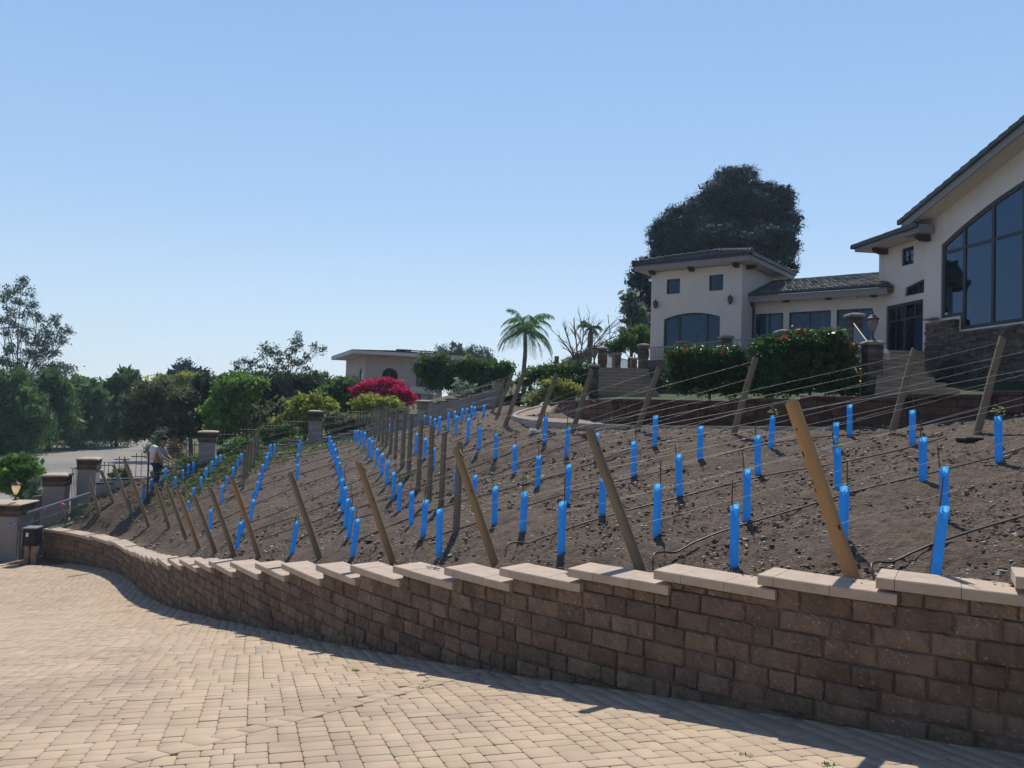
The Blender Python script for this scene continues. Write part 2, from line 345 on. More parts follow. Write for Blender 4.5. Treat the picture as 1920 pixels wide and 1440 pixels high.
def on(px, py, surf=SH, z0=5., z1=48.):                # where a photo pixel meets a surface
    r = ray(px, py); z = np.linspace(z0, z1, 700); g = r[2]*z-surf(r[0]*z, z)
    k = np.where((g[:-1] > 0) & (g[1:] <= 0))[0]
    if len(k) == 0: k = [int(np.argmin(np.abs(g)))]; t = 0
    else: t = g[k[0]]/(g[k[0]]-g[k[0]+1]+1e-9)
    zz = z[k[0]]+t*(z[1]-z[0]); p = r*zz; return np.array([p[0], p[1], float(surf(np.array([p[0]]), np.array([p[1]]))[0])])
# ------------------------------------------------------------------ build the driveway: pavers laid as random ashlar
def side(x, y):                                        # >0 on the driveway side of the wall
    sub = CV[::5]; d2 = (x-sub[:, 0])**2+(y-sub[:, 1])**2; k = d2.argmin(); n = NRM[::5][k]; d = (x-sub[k, 0])*n[0]+(y-sub[k, 1])*n[1]
    return d
A0 = math.radians(18); U = .072; ga = np.array([math.cos(A0), math.sin(A0)]); gb = np.array([-math.sin(A0), math.cos(A0)])
pv = []; sizes = [(2, 2), (3, 2), (2, 3), (3, 3), (4, 2), (3, 2)]
gx0, gx1, gy0, gy1 = -280, 130, 20, 440
occ = np.zeros((gy1-gy0, gx1-gx0), bool)
nL = P(823, 1278, 7.6); b0 = on(823, 1278, DW, 3, 20); b1 = on(194, 1440, DW, 3, 20); bd = (b1-b0)[:2]; bl = np.linalg.norm(bd); bd /= bl; bn = np.array([-bd[1], bd[0]])
lim = np.zeros_like(occ)
gi, gj = np.meshgrid(np.arange(gx0, gx1), np.arange(gy0, gy1)); wx = (gi*ga[0]+gj*gb[0])*U; wy = (gi*ga[1]+gj*gb[1])*U
dd, ss_, dm_ = None, None, None
ok = np.zeros(gi.shape, bool)
for r0 in range(0, gi.shape[0], 20):
    d, s, dm = near_wall(wx[r0:r0+20], wy[r0:r0+20]); ok[r0:r0+20] = (d < .1)
ratio = wx/np.maximum(wy, .5)
ok &= (wy > 2.6) & (wy < 25.2) & (ratio > -.92) & (ratio < .9) & (wx < 7.5)
ok &= ~((wx < -13.6) & (wy > 23.6+(wx+13.6)*.12))
ok &= wx > -21+(25-wy)*.0
occ = ~ok
pav = []
for j in range(gi.shape[0]):
    for i in range(gi.shape[1]):
        if occ[j, i]: continue
        run = 1
        while run < 6 and i+run < gi.shape[1] and not occ[j, i+run]: run += 1
        c = sizes[:]; rnd.shuffle(c); c = [q for q in c if run-q[0] != 1]+[q for q in c if run-q[0] == 1]
        for (w, h) in c+[(2, 1), (1, 2), (1, 1)]:
            if j+h <= gi.shape[0] and i+w <= gi.shape[1] and not occ[j:j+h, i:i+w].any():
                occ[j:j+h, i:i+w] = True; pav.append((i+gx0, j+gy0, w, h)); break
print('pavers', len(pav))
VV = []; 
def paver_geo(o, a, b, lift):
    # o corner, a,b edge vectors (2d): 12 verts (outer low ring of 4, inner top ring of 8 rounded)
    la, lb = np.linalg.norm(a), np.linalg.norm(b); ea, eb2 = a/la, b/lb; g = .0018; c = .012; e = .0055
    q = o+ea*g+eb2*g; A = ea*(la-2*g); B = eb2*(lb-2*g)
    ring = [q+ea*c, q+A-ea*c, q+A+eb2*c, q+A+B-eb2*c, q+A+B-ea*c, q+B+ea*c, q+B-eb2*c, q+eb2*c]
    cen = q+(A+B)/2
    inn = [cen+(p-cen)*(1-2*e/min(la, lb)) for p in ring]
    return ring, inn
rings = []; inns = []; lifts = []
for (i, j, w, h) in pav:
    o = (ga*i+gb*j)*U; a = ga*w*U; b = gb*h*U; c = o+(a+b)/2
    if abs((c-b0[:2])@bn) < .055 and -1.0 < (c-b0[:2])@bd < bl+3: continue
    r, n_ = paver_geo(o, a, b, 0); rings.append(r); inns.append(n_); lifts.append(rnd.gauss(0, .0011))
t = -1.0
while t < bl+3:
    w = rnd.choice([.16, .2, .22]); o = b0[:2]+bd*t-bn*.095; r, n_ = paver_geo(o, bd*w, bn*.19, 0); rings.append(r); inns.append(n_); lifts.append(.005+rnd.gauss(0, .0006)); t += w
R_ = np.array(rings); I_ = np.array(inns); Lf = np.array(lifts)[:, None]; N = len(R_)
tilt = nr.normal(0, .007, (N, 2)); cen = R_.mean(1)
def hgt(Q): return DW(Q[..., 0], Q[..., 1])+Lf+((Q-cen[:, None])*tilt[:, None]).sum(2)
rh = hgt(R_); ih = hgt(I_)
V = np.concatenate([np.dstack([R_, rh-.035]), np.dstack([R_, rh-.004]), np.dstack([I_, ih])], 1)   # 24 per paver
base = (np.arange(N)*24)[:, None]
F4 = []
for k in range(8):
    k2 = (k+1) % 8; F4.append(base+np.array([[k, k2, 8+k2, 8+k]])); F4.append(base+np.array([[8+k, 8+k2, 16+k2, 16+k]]))
F4.append(base+np.array([[16, 17, 18, 23]])); F4.append(base+np.array([[18, 19, 22, 23]])); F4.append(base+np.array([[19, 20, 21, 22]]))
tag(link('driveway', mesh_np('driveway', V.reshape(-1, 3), np.concatenate(F4), M['paver'])), kind='structure')
gx = np.linspace(-24, 9, 110); gy = np.linspace(-3, 27, 100); X, Y = np.meshgrid(gx, gy); Z = DW(X, Y)-.012
def grid_faces(nx, ny, keep=None):
    i, j = np.meshgrid(np.arange(nx-1), np.arange(ny-1)); a = (j*nx+i); Fq = np.stack([a, a+1, a+nx+1, a+nx], -1).reshape(-1, 4)
    return Fq if keep is None else Fq[keep.reshape(-1)]
dcell = np.zeros((99, 109), bool)
cxm = (X[:-1, :-1]+X[1:, 1:])/2; cym = (Y[:-1, :-1]+Y[1:, 1:])/2
dq, _, _ = near_wall(cxm, cym); kp = (dq < .35)
tag(link('driveway_bed', mesh_np('driveway_bed', np.dstack([X, Y, Z]).reshape(-1, 3), grid_faces(110, 100, kp), M['sand'], smooth=True)), kind='structure')
# pale kerb band at the driveway's far left edge
mb = MB(); a = on(0, 1062, DW, 10, 30); b = on(76, 1046, DW, 10, 30); d = b-a; d /= np.linalg.norm(d)
for k in range(-14, 12):
    p = a+d*k*.4; p[2] = DW(np.array([p[0]]), np.array([p[1]]))[0]
    mb.obox(p+[0, 0, -.06], d*.39, np.array([-d[1], d[0], 0])*.3, [0, 0, .085], bev=.006)
tag(mb.build('driveway_kerb', M['capm']), kind='structure')
# ------------------------------------------------------------------ soil
def polar_patch(a0, a1, na, r0, r1, nrad):
    an = np.linspace(a0, a1, na); ra = np.exp(np.linspace(math.log(r0), math.log(r1), nrad)); A, Rr = np.meshgrid(an, ra)
    return Rr*np.tan(A), Rr
def poly_in(x, y, poly):
    ins = np.zeros(x.shape, bool); n = len(poly)
    for i in range(n):
        x1, y1 = poly[i][:2]; x2, y2 = poly[(i+1) % n][:2]
        c = ((y1 > y) != (y2 > y)) & (x < (x2-x1)*(y-y1)/(y2-y1+1e-12)+x1); ins ^= c
    return ins
TW = [(975, 748, 30.), (1047, 753, 24.3), (1095, 749, 18.8), (1150, 747, 16.4), (1250, 749, 15.6), (1367, 751, 15.0), (1500, 747, 14.3), (1587, 741, 13.9), (1700, 742, 13.3), (1860, 736, 12.5), (1920, 734, 12.2)]
tw = [P(*q) for q in TW]                              # terrace wall line
tw.append(np.array([9.6, 11.2, .5])); tw.append(np.array([12, 9.5, .6]))
BW = [(187, 938, 26.4), (240, 915, 26.8), (300, 893, 27.2), (395, 875, 27.7), (480, 851, 28.8), (592, 836, 30.2), (700, 815, 31.4), (795, 798, 32.7), (906, 768, 34.4)]
bw = [P(*q) for q in BW]
soil_poly = [tuple(CV[i][:2]-NRM[i]*.2) for i in range(0, len(CV), 25)]+[(CV[-1][0]+.2, CV[-1][1]+.3), (-13.9, 25.6), (bw[0][0]-.3, bw[0][1]+.1)]+[(p[0], p[1]+.15) for p in bw[1:]]+[(-.6, 34.6), (.9, 31), (1.2, 24), (1.5, 18.5)]+[(p[0]+.1, p[1]+.25) for p in tw[3:]]+[(13.5, 8), (13.5, 2.2), (8.6, 3.0)]
X, Y = polar_patch(-.62, .98, 720, 3.6, 36, 600)
big = SH(X, Y)
fade = np.clip(14/Y, .25, 1)
big += (vnoise(X*1.3, Y*1.3)-.5)*.09+(vnoise(X*4, Y*4, 1)-.5)*.04+(vnoise(X*11, Y*11, 2)-.5)*.026*fade+(vnoise(X*27, Y*27, 3)-.5)*.03*fade
k = poly_in((X[:-1, :-1]+X[1:, 1:])/2, (Y[:-1, :-1]+Y[1:, 1:])/2, soil_poly)
tag(link('vineyard_soil', mesh_np('vineyard_soil', np.dstack([X, Y, big]).reshape(-1, 3), grid_faces(720, 600, k), M['soil'], smooth=True)), kind='structure')
# stones, chips and clods on the soil
def scatter_stones(n, smin, smax, name, mat, zmax=30, flat=.5, powr=2.2):
    a = nr.uniform(-.6, .74, n*3); r = np.exp(nr.uniform(math.log(5.2), math.log(zmax), n*3)); x = r*np.tan(a); y = r
    kk = poly_in(x, y, soil_poly); x = x[kk][:n]; y = y[kk][:n]; n = len(x); h = SH(x, y)
    s = smin+(smax-smin)*nr.random(n)**powr; s *= np.clip(y/9, 1, 1.6)
    ico = np.array([(0, 0, 1), (.9, 0, .2), (.3, .85, .1), (-.75, .5, .25), (-.7, -.55, .1), (.25, -.9, .2), (0, 0, -1)], float)
    fs = np.array([(0, 1, 2), (0, 2, 3), (0, 3, 4), (0, 4, 5), (0, 5, 1), (6, 2, 1), (6, 3, 2), (6, 4, 3), (6, 5, 4), (6, 1, 5)])
    th = nr.uniform(0, 2*pi, n); ct, st = np.cos(th), np.sin(th); V = ico[None]*(1+nr.uniform(-.35, .35, (n, 7, 3)))
    V = V*np.stack([s*nr.uniform(.8, 1.7, n), s, s*flat*nr.uniform(.5, 1.2, n)], 1)[:, None]
    X2 = V[..., 0]*ct[:, None]-V[..., 1]*st[:, None]; Y2 = V[..., 0]*st[:, None]+V[..., 1]*ct[:, None]
    V = np.dstack([X2+x[:, None], Y2+y[:, None], V[..., 2]+h[:, None]+.01]); Fq = (np.arange(n)*7)[:, None, None]+fs[None]
    return tag(link(name, mesh_np(name, V.reshape(-1, 3), Fq.reshape(-1, 3), mat)), kind='stuff')
tag(scatter_stones(17000, .004, .028, 'stone_chips', M['chip'], flat=.45, powr=4), 'pale stone chips and mulch scattered over the brown soil', 'stones')
tag(scatter_stones(7000, .006, .036, 'soil_clods', M['clod'], flat=.6, powr=3.2), 'small dark clods of broken soil on the slope', 'soil clods')
# ------------------------------------------------------------------ retaining wall: split-face blocks and stepped caps
wall = empty('retaining_wall', wat(np.float64(6))[0], 'curving brown split block retaining wall with stepped caps along the paved driveway', 'wall')
CT = .085; CH = .168
def frontp(s, off, z):
    p, n, t = wat(np.float64(np.clip(s, 0, SW[-1]-.03))); q = p[:2]+n*off; return np.array([q[0], q[1], z])
mb = MB(); top_ref = SEG[0][2]-CT; capHb = lambda s: capH(s+.15)
nco = 40
def block(s0_, s1_, z0_, z1_, bat):
    nx, nz = max(5, int((s1_-s0_)/.035)+2), 7; vs = []; g = .0035
    amp = rnd.uniform(-.015, .013)
    for iz in range(nz):
        v = [0, .06, .25, .5, .75, .94, 1][iz]; z = z0_+g+(z1_-z0_-2*g)*v
        for ix in range(nx):
            u = ix/(nx-1) if 0 < ix < nx-1 else ix/(nx-1); u = (.05 if ix == 1 else .95 if ix == nx-2 else u); s = s0_+g+(s1_-s0_-2*g)*u
            e = min(u*(s1_-s0_), (1-u)*(s1_-s0_), v*(z1_-z0_), (1-v)*(z1_-z0_))
            o = amp-bat+(-.024 if e < .001 else -.006 if (ix in (1, nx-2) or iz in (1, 5)) else .004)+rnd.uniform(-.009, .010)
            js = rnd.uniform(-.003, .003) if e < .001 else 0
            vs.append(frontp(s+js, o, z+(rnd.uniform(-.002, .002) if e < .001 else 0)))
    fs = [[iz*nx+ix, iz*nx+ix+1, (iz+1)*nx+ix+1, (iz+1)*nx+ix] for iz in range(nz-1) for ix in range(nx-1)]
    # sides going back
    ring = [ix for ix in range(nx)]+[iz*nx+nx-1 for iz in range(1, nz)]+[(nz-1)*nx+ix for ix in range(nx-2, -1, -1)]+[iz*nx for iz in range(nz-2, 0, -1)]
    b = len(vs); cs = []
    for r in ring:
        p = np.array(vs[r]); n = wat(np.float64(np.clip((s0_+s1_)/2, 0, SW[-1]-.03)))[1]; cs.append(p-np.array([n[0], n[1], 0])*.07)
    vs += cs; m = len(ring); fs += [[ring[i], b+i, b+(i+1) % m, ring[(i+1) % m]] for i in range(m)]
    mb.add(vs, fs, 0, False)
for c in range(nco):
    zt = top_ref-c*CH; zb = zt-CH; s = rnd.uniform(-.3, 0)
    cuts = sorted(set([b-.15 for a, b, h in SEG]))
    while s < SW[-1]:
        w = rnd.choice([.16, .22, .30, .30, .40, .40]); e = s+w
        hs = [capHb(max(s, 0)+.01)-CT, capHb(min(e, SW[-1])-.01)-CT]
        if hs[0] != hs[1] and zt > min(hs)-.001:            # a level change cuts the block
            for q in cuts:
                if s+.02 < q < e-.02: e = q if q-s > .07 else e; break
            hs[1] = capHb(e-.01)-CT
        hmax = capHb((max(s, 0)+min(e, SW[-1]))/2)-CT
        z1_ = min(zt, hmax); z0_ = zb
        if zt < hmax < zt+.06: z1_ = hmax                   # thin leftovers join the course below
        if zt >= hmax and hmax-zb < .06: s = e; continue
        basez = wat(np.float64(np.clip((s+e)/2, 0, SW[-1]-.03)))[0][2]
        if z1_-z0_ > .05 and z1_ > basez-.12 and z0_ < hmax:
            block(max(s, 0), min(e, SW[-1]-.02), z0_, z1_, (hmax-z1_)*-.0+(SEG[0][2]-zt)*0)
        s = e
# dark core behind the joints and the return end of the wall
n0 = len(mb.v); vs = []; ss = np.arange(0, SW[-1]-.03, .1)
for a, b, h in SEG:
    q = np.linspace(max(0, a-.149), b-.151, max(2, int((b-a)/.15)+1)); vs = []
    for s in q:
        zb = wat(np.float64(np.clip(s, 0, SW[-1]-.03)))[0][2]-.4
        for o, z in ((-.03, zb), (-.03, h-CT), (-.28, h-CT), (-.28, zb)): vs.append(frontp(s, o, z))
    fs = []
    for i in range(len(q)-1):
        for j in range(4): fs.append([i*4+j, i*4+(j+1) % 4, i*4+4+(j+1) % 4, i*4+4+j])
    fs += [[3, 2, 1, 0], [len(vs)-4+j for j in range(4)]]; mb.add(vs, fs, 0)
hE = SEG[-1][2]; cE = frontp(SW[-1]-.05, 0, 0); dE = (P(150, 971, 25.6)-P(82, 990, 24.6))[:2]; dE /= np.linalg.norm(dE)
mb.build('block_courses', M['block'], wall)
# caps: one part per level run, made of separate stones
for a, b, h in SEG:
    cb = MB(); s = a-.15 if a > 0 else a; end = b
    while s < end-.02:
        w = min(rnd.choice([.40, .44, .48]), end-s)
        if end-(s+w) < .1: w = end-s
        nsub = 4; vs = []
        jz = rnd.uniform(-.002, .002)
        for i in range(nsub+1):
            q = s+.002+(w-.004)*i/nsub
            for o, z in ((.045, h-CT+.006), (.045, h-.008), (.037, h+jz), (-.38, h+jz), (-.38, h-CT), (.038, h-CT)): vs.append(frontp(q, o, z+.0005))
        m = 6; fs = [[i*m+j, i*m+(j+1) % m, (i+1)*m+(j+1) % m, (i+1)*m+j] for i in range(nsub) for j in range(m)]
        fs += [list(range(m))[::-1], [len(vs)-m+j for j in range(m)]]; cb.add(vs, fs); s += w
    cb.build('cap_course', M['capm'], wall)
# return wing of the wall running back from its far corner
rw = empty('return_wall', P(120, 985, 25), 'short capped return of the block wall turning uphill beside the gate', 'wall')
pA = frontp(SW[-1]-.02, 0, 0); rp = [pA]+[P(*q) for q in ((125, 965, 26.0), (165, 948, 27.2), (203, 932, 28.4))]
mbb = MB(); mc = MB()
hs = [hE, P(125, 962, 26)[2], P(165, 945, 27.2)[2], P(203, 930, 28.4)[2]]; hs = [hE, hE+.02, hE+.2, hE+.45]
for i in range(3):
    a, b = rp[i].copy(), rp[i+1].copy(); a[2] = 0; b[2] = 0; d = b-a; nn = np.array([d[1], -d[0], 0])/np.linalg.norm(d)*.3
    z0 = -6; mbb.prism([[a[0], a[1], z0], [b[0], b[1], z0], [b[0], b[1], hs[i+1]-.08], [a[0], a[1], hs[i]-.08]], nn)
    mc.prism([[a[0], a[1], hs[i]-.078], [b[0], b[1], hs[i+1]-.078], [b[0], b[1], hs[i+1]], [a[0], a[1], hs[i]]], nn*1.25)
mbb.build('block_courses', M['block'], rw); mc.build('cap_course', M['capm'], rw)
# ------------------------------------------------------------------ vineyard rows
RD = np.array([math.cos(math.radians(22)), math.sin(math.radians(22))]); RN = np.array([-RD[1], RD[0]])
def plane_hit(px, py, base, d):                         # ray against the vertical plane through base along d
    r = ray(px, py); n = np.array([-d[1], d[0]]); z = (base[:2]@n)/(r[:2]@n); return r*z
def frame_to(o, base, top, width=1.0):
    v = Vector(top)-Vector(base); q = v.to_track_quat('Z', 'Y'); o.location = Vector(base); o.rotation_mode = 'QUATERNION'; o.rotation_quaternion = q; return v.length
def pole_mesh(name, r, L, mat, knots=6, seed=1):
    m = MB(); rr = random.Random(seed); n = 14
    hs = [-.15, 0, .3*L, .6*L, .9*L, L-.008, L]; rs = [r*1.04, r*1.03, r*1.0, r*.985, r*.97, r*.965, r*.93]
    m.tube([[rr.uniform(-.003, .003), rr.uniform(-.003, .003), h] for h in hs], rs, n, 0, cap=False)
    m.add([[r*.93*math.cos(2*pi*j/n), r*.93*math.sin(2*pi*j/n), L] for j in range(n)], [list(range(n))], 1)
    for k in range(knots):
        a = rr.uniform(0, 2*pi); h = rr.uniform(.1, .95)*L; c = np.array([math.cos(a)*r*.985, math.sin(a)*r*.985, h]); u = np.array([-math.sin(a), math.cos(a), 0]); nn = np.array([math.cos(a), math.sin(a), 0])
        kr = rr.uniform(.007, .013); m.add([c+nn*.0045]+[c+(u*math.cos(2*pi*j/7)+np.array([0, 0, 1.5])*math.sin(2*pi*j/7))*kr-nn*.002 for j in range(7)], [[0, 1+j, 1+(j+1) % 7] for j in range(7)], 2)
    return m.mesh(name, [mat, M['endgrain'], M['knot']])
FRONT = [(1600, 1092, 1485, 755, 'n'), (1203, 1076, 1106, 808, 'p'), (930, 1064, 856, 843, 'n2'), (737, 1057, 674, 870, 'n2'), (601, 1053, 545, 888, 'p'), (486, 1048, 436, 899, 'n2'), (440, 1045, 395, 917, 'p'),
         (404, 1037, 364, 929, 'p'), (374, 1033, 333, 918, 'n2'), (349, 1013, 315, 917, 'p'), (318, 994, 290, 907, 'p'), (279, 989, 234, 862, 'p'), (247, 967, 213, 872, 'o'), (212, 944, 190, 883, 'p'), (187, 970, 166, 896, 'o')]
BACK = [(1830, 818, 1880, 633), (1672, 812, 1715, 655), (1375, 815, 1417, 670), (1194, 809, 1236, 689), (1073, 810, 1111, 692), (1005, 807, 1044, 700), (946, 801, 981, 702), (929, 790, 960, 700), (922, 775, 946, 710)]
fp = []; pl_mats = {'n': 'pole_new', 'n2': 'pole', 'p': 'pole', 'o': 'pole_old'}
pm_new = pole_mesh('fresh_post', .062, 1.0, M['pole_new'], 11, 3); pm = {'p': pole_mesh('post_a', .055, 1.0, M['pole'], 6, 4), 'n2': None, 'o': pole_mesh('post_c', .052, 1.0, M['pole_old'], 5, 6)}
M['pole_tan'] = mk('tan_pole', (.36, .235, .12), (.29, .185, .095), scale=4, rough=.78, bump=.35, bscale=28, stretch=(6, 6, .5), c3=(.14, .08, .04), s3=2.2, t3=.66)
pm['n2'] = pole_mesh('post_b', .055, 1.0, M['pole_tan'], 8, 5)
ORD = ['first', 'second', 'third', 'fourth', 'fifth', 'sixth', 'seventh', 'eighth', 'ninth', 'tenth', 'eleventh', 'twelfth', 'thirteenth', 'fourteenth', 'fifteenth', 'sixteenth', 'seventeenth', 'eighteenth', 'nineteenth', 'twentieth']
def put_post(me, name, base, top, label, group):
    base = base.copy(); L = np.linalg.norm(top-base); o = link(name, me); frame_to(o, base, top); o.scale = (1, 1, L)
    return tag(o, label, 'post', group)
for i, (bx, by, tx, ty, kd) in enumerate(FRONT):
    b = on(bx, by-3); t = plane_hit(tx, ty, b, np.array([-.8, .6]) if bx > 850 else np.array([-.94, .34]) if bx > 600 else np.array([-.99, .1])); Lp = np.linalg.norm(t-b)
    fp.append((b, t)); mm = pm_new if kd == 'n' else pm[kd]
    lab = ('fat fresh orange pine end post leaning left, nearest the camera at the block wall' if i == 0 else
           'leaning %s wooden end post, %s from the right along the block wall' % ({'p': 'olive brown', 'n2': 'light tan', 'o': 'grey'}[kd], ORD[i]))
    put_post(mm, 'end_post', b, t, lab, 'end posts leaning over the block wall'); print('front', i, b.round(2), round(Lp, 2), 'row', round(float(b[:2]@RN), 2))
bp = []
for i, (bx, by, tx, ty) in enumerate(BACK):
    b = on(bx, by); t = plane_hit(tx, ty, b, RD); bp.append((b, t)); print('back', i, b.round(2), round(float(np.linalg.norm(t-b)), 2), 'row', round(float(b[:2]@RN), 2))
    put_post(pm['p'], 'end_post', b, t, 'grey brown end post leaning right, %s from the right along the terrace' % ORD[i], 'end posts leaning along the terrace')
# line posts
LP = [(855, 997, 870, 831), (827, 952, 838, 815), (804, 944, 812, 801), (784, 917, 792, 788), (766, 893, 774, 778), (754, 876, 760, 771), (741, 860, 747, 769), (732, 848, 737, 769), (724, 838, 728, 768), (717, 831, 720, 768), (710, 826, 713, 767), (703, 821, 706, 767), (696, 817, 699, 768),
      (482, 860, 488, 800), (475, 875, 480, 818), (468, 889, 473, 827), (461, 900, 466, 835), (455, 916, 461, 846)]
lpw = []
for i, (bx, by, tx, ty) in enumerate(LP):
    b = on(bx, by); t = b+np.array([0, 0, P(tx, ty, b[1])[2]-b[2]])+np.array([RD[0], RD[1], 0])*.02
    lpw.append((b, t)); g1 = i < 13
    put_post(pm['o'], 'line_post', b, t, 'upright weathered line post, %s from the camera in the %s line of posts' % (ORD[i] if g1 else ORD[17-i], 'central' if g1 else 'left'), 'upright line posts between the vines')
    print('line', i, b.round(2), round(float(np.linalg.norm(t-b)), 2))
# rows: start and end anchors
far_edge = [(bp[7][0]), on(922, 775), on(914, 771), P(906, 768, 34)]
def back_pt(p):                                         # point on the back edge line with given row coordinate
    E = [bp[i][0] for i in range(9)]+[P(914, 771, 30), P(906, 768, 34)]; q = [e[:2]@RN for e in E]
    for j in range(len(E)-1):
        if q[j] <= p <= q[j+1]: f = (p-q[j])/(q[j+1]-q[j]); e = E[j]*(1-f)+E[j+1]*f; e[2] = SH(e[0], e[1])[0]; return e
    return E[-1]
rows = []
for i, (b, t) in enumerate(fp):
    if i < 2: e = np.array([*(b[:2]+RD*(9.8 if i else 7.5)), 0]); e[2] = SH(e[0], e[1])[0]; et = e+np.array([.35, .15, 1.25])
    elif i-2 < len(bp): e, et = bp[i-2]
    else:
        pr = max(bp[8][0][:2]@RN+.6*(i-10), b[:2]@RN); e = back_pt(pr); et = e+np.array([.35, .15, 1.3])
    rows.append((b, t, e, et))
for i, (b, t, e, et) in enumerate(rows):
    tr = empty('trellis_wire_set', b, 'taut trellis wires of the %s vine row back from the driveway' % ORD[i], 'wires', 'trellis wires strung along the vine rows')
    d = (e-b)[:2]; Lr = np.linalg.norm(d); d = d/Lr
    mids = sorted([(float((q[0][:2]-b[:2])@d), q) for q in lpw if abs((q[0][:2]-b[:2])@np.array([-d[1], d[0]])) < .5], key=lambda q: q[0])
    for f in (.95, .72, .5, .30):
        pts = [b+(t-b)*f]
        for sd, q in mids:
            if 1 < sd < Lr-1: pts.append(q[0]+(q[1]-q[0])*f*.95)
        pts.append(e+(et-e)*f); P2 = []
        for k in range(len(pts)-1):
            for u in np.linspace(0, 1, 6, endpoint=False):
                q = pts[k]*(1-u)+pts[k+1]*u; q = q.copy(); q[2] -= .06*4*u*(1-u); P2.append(q)
        P2.append(pts[-1]); m = MB(); w = MB(); m.tube(P2, .0019, 4, cap=False); m.build('wire', M['wire'], tr)
    # drip hose on the ground
    m = MB(); pts = []; off = np.array([-d[1], d[0]])*.12
    for sd in np.arange(.45, Lr-.3, .22):
        q = b[:2]+d*sd+off+np.array([-d[1], d[0]])*(vnoise(np.array([sd*.7]), np.array([i*5.]))[0]-.5)*.22
        pts.append(np.array([q[0], q[1], SH(q[0], q[1])[0]+.045+.02*math.sin(sd*1.7+i)]))
    if i < 3:
        q = pts[0]; pts = list(catmull([q+np.array([-.30, -.34, -.12]), q+np.array([-.27, -.2, .0]), q+np.array([-.16, -.07, .01]), q, pts[1]], 6))[:-1]+pts[1:]
    m.tube(pts, .0105, 6); 
    tag(m.build('drip_hose', M['hose']), 'dark drip hose lying along the %s vine row back from the driveway' % ORD[i], 'hose', 'drip hoses along the vine rows')
# two slack guy wires from the front posts to the ground near the wall
for i, (tx, ty, bx, by) in enumerate(((1495, 846, 1471, 1062), (1104, 1020, 1098, 1066))):
    g = on(bx, by); a = g+np.array([.0, 0, P(tx, ty, g[1])[2]-g[2]]); a[0] = P(tx, ty, g[1])[0]
    m = MB(); m.tube([a, (a+g)/2+[.01, 0, 0], g], .002, 4); tag(m.build('guy_wire', M['wire']), ['thin rusty guy wire dropping from the nearest leaning post', 'thin guy wire stuck in soil beside the second end post'][i], 'wire')
# ------------------------------------------------------------------ grow tubes
TUBES = """1445 779 841;1566 792 840;1593 759 821;1572 840 916;1711 769 837;1730 820 907;1873 780 866;1771 876 975;1580 911 1017;1753 948 1086;1227 779 836;1312 799 865;1188 827 892;1421 816 892;1274 852 930;1400 880 974;1231 907 1003;1376 946 1062;1129 895 966;1063 871 943;1052 940 1038;1062 800 855;1119 812 862
1021 780 830;965 834 886;1008 854 914;929 812 862;898 799 844;877 784 826;855 779 815;907 759 782;884 761 782;890 762 784;875 768 786;866 766 789;852 770 793;840 773 809;823 780 810;815 785 806;807 781 799;796 778 797;782 781 799;767 790 807;741 793 810;731 795 814;780 812 850;796 821 861;812 840 880;854 879 932;889 891 930
927 912 985;980 922 1003;823 954 1040;793 937 1007;771 921 986;748 905 963;737 885 936;725 864 911;716 850 892;706 840 876;697 825 861;691 821 855;683 810 841;677 808 836;671 806 831;665 806 829;661 972 1043;653 950 1012;647 934 990;617 817 845;621 825 852;625 832 862;628 841 872;632 856 887;636 866 898;637 880 910;638 897 943;642 912 962
563 824 847;559 831 860;558 851 880;557 870 900;547 976 1040;514 832 856;507 833 862;502 848 873;499 855 882;492 870 897;487 887 917;482 902 932;474 920 957;468 936 979;452 977 1005;444 978 1028;452 850 872;445 860 882;437 875 898;425 892 916;416 909 943;413 852 873;405 856 878;397 864 888;386 877 900;376 894 917;362 865 887;352 870 893;342 880 903;328 893 915;310 877 899;298 884 907;283 897 922;268 914 942;363 917 936;353 941 962;394 955 993"""
def tube_parts(seed):
    rr = random.Random(seed); H = .60; t = MB(); n = 16; hs = np.linspace(-.03, H, 14); vs = []
    for h in hs:
        k = max(0, (h/H-.62)/.38)
        for j in range(n):
            a = 2*pi*j/n; rx, ry = .043, .028; x = rx*math.cos(a)*(1+.08*k); y = ry*math.sin(a)
            if math.sin(a) < 0: y += .020*k*math.exp(-(math.cos(a)/.33)**2)*2          # the folded front pleat
            w = .0025*math.sin(h*40+j*2.1+seed); vs.append((x+w, y+w, h+(.012*math.cos(a) if h == hs[-1] else 0)))
    fs = []; mi = []
    for i in range(len(hs)-1):
        for j in range(n):
            a = 2*pi*(j+.5)/n; hh = (hs[i]+hs[i+1])/2/H
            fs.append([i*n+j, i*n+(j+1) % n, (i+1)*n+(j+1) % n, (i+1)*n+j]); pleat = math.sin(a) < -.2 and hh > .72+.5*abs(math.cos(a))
            mi.append(1 if pleat else 0)  # V of the pleat gets the painted-in brighter blue
    for f, m_ in zip(fs, mi): t.f.append(f); t.m.append(m_); t.sm.append(True)
    t.v = vs
    # perforated tabs down both edges
    for sx in (-1, 1):
        for q in range(22): h = .02+q*.026; t.obox([sx*.043-(.006 if sx < 0 else 0), -.002, h], [.006, 0, 0], [0, .003, 0], [0, 0, .010], 0)
    s = MB(); x0 = rr.choice([-.028, .02]); L = rr.uniform(.72, .92); s.tube([[x0, .028, -.1], [x0+.01, .03, .5], [x0+rr.uniform(-.02, .02), .03, L]], [.0085, .008, .007], 6)
    return t.mesh('tube', [M['tube'], M['tubefold_lit']]), s.mesh('stake', M['stake'])
TPR = [tube_parts(k) for k in range(4)]
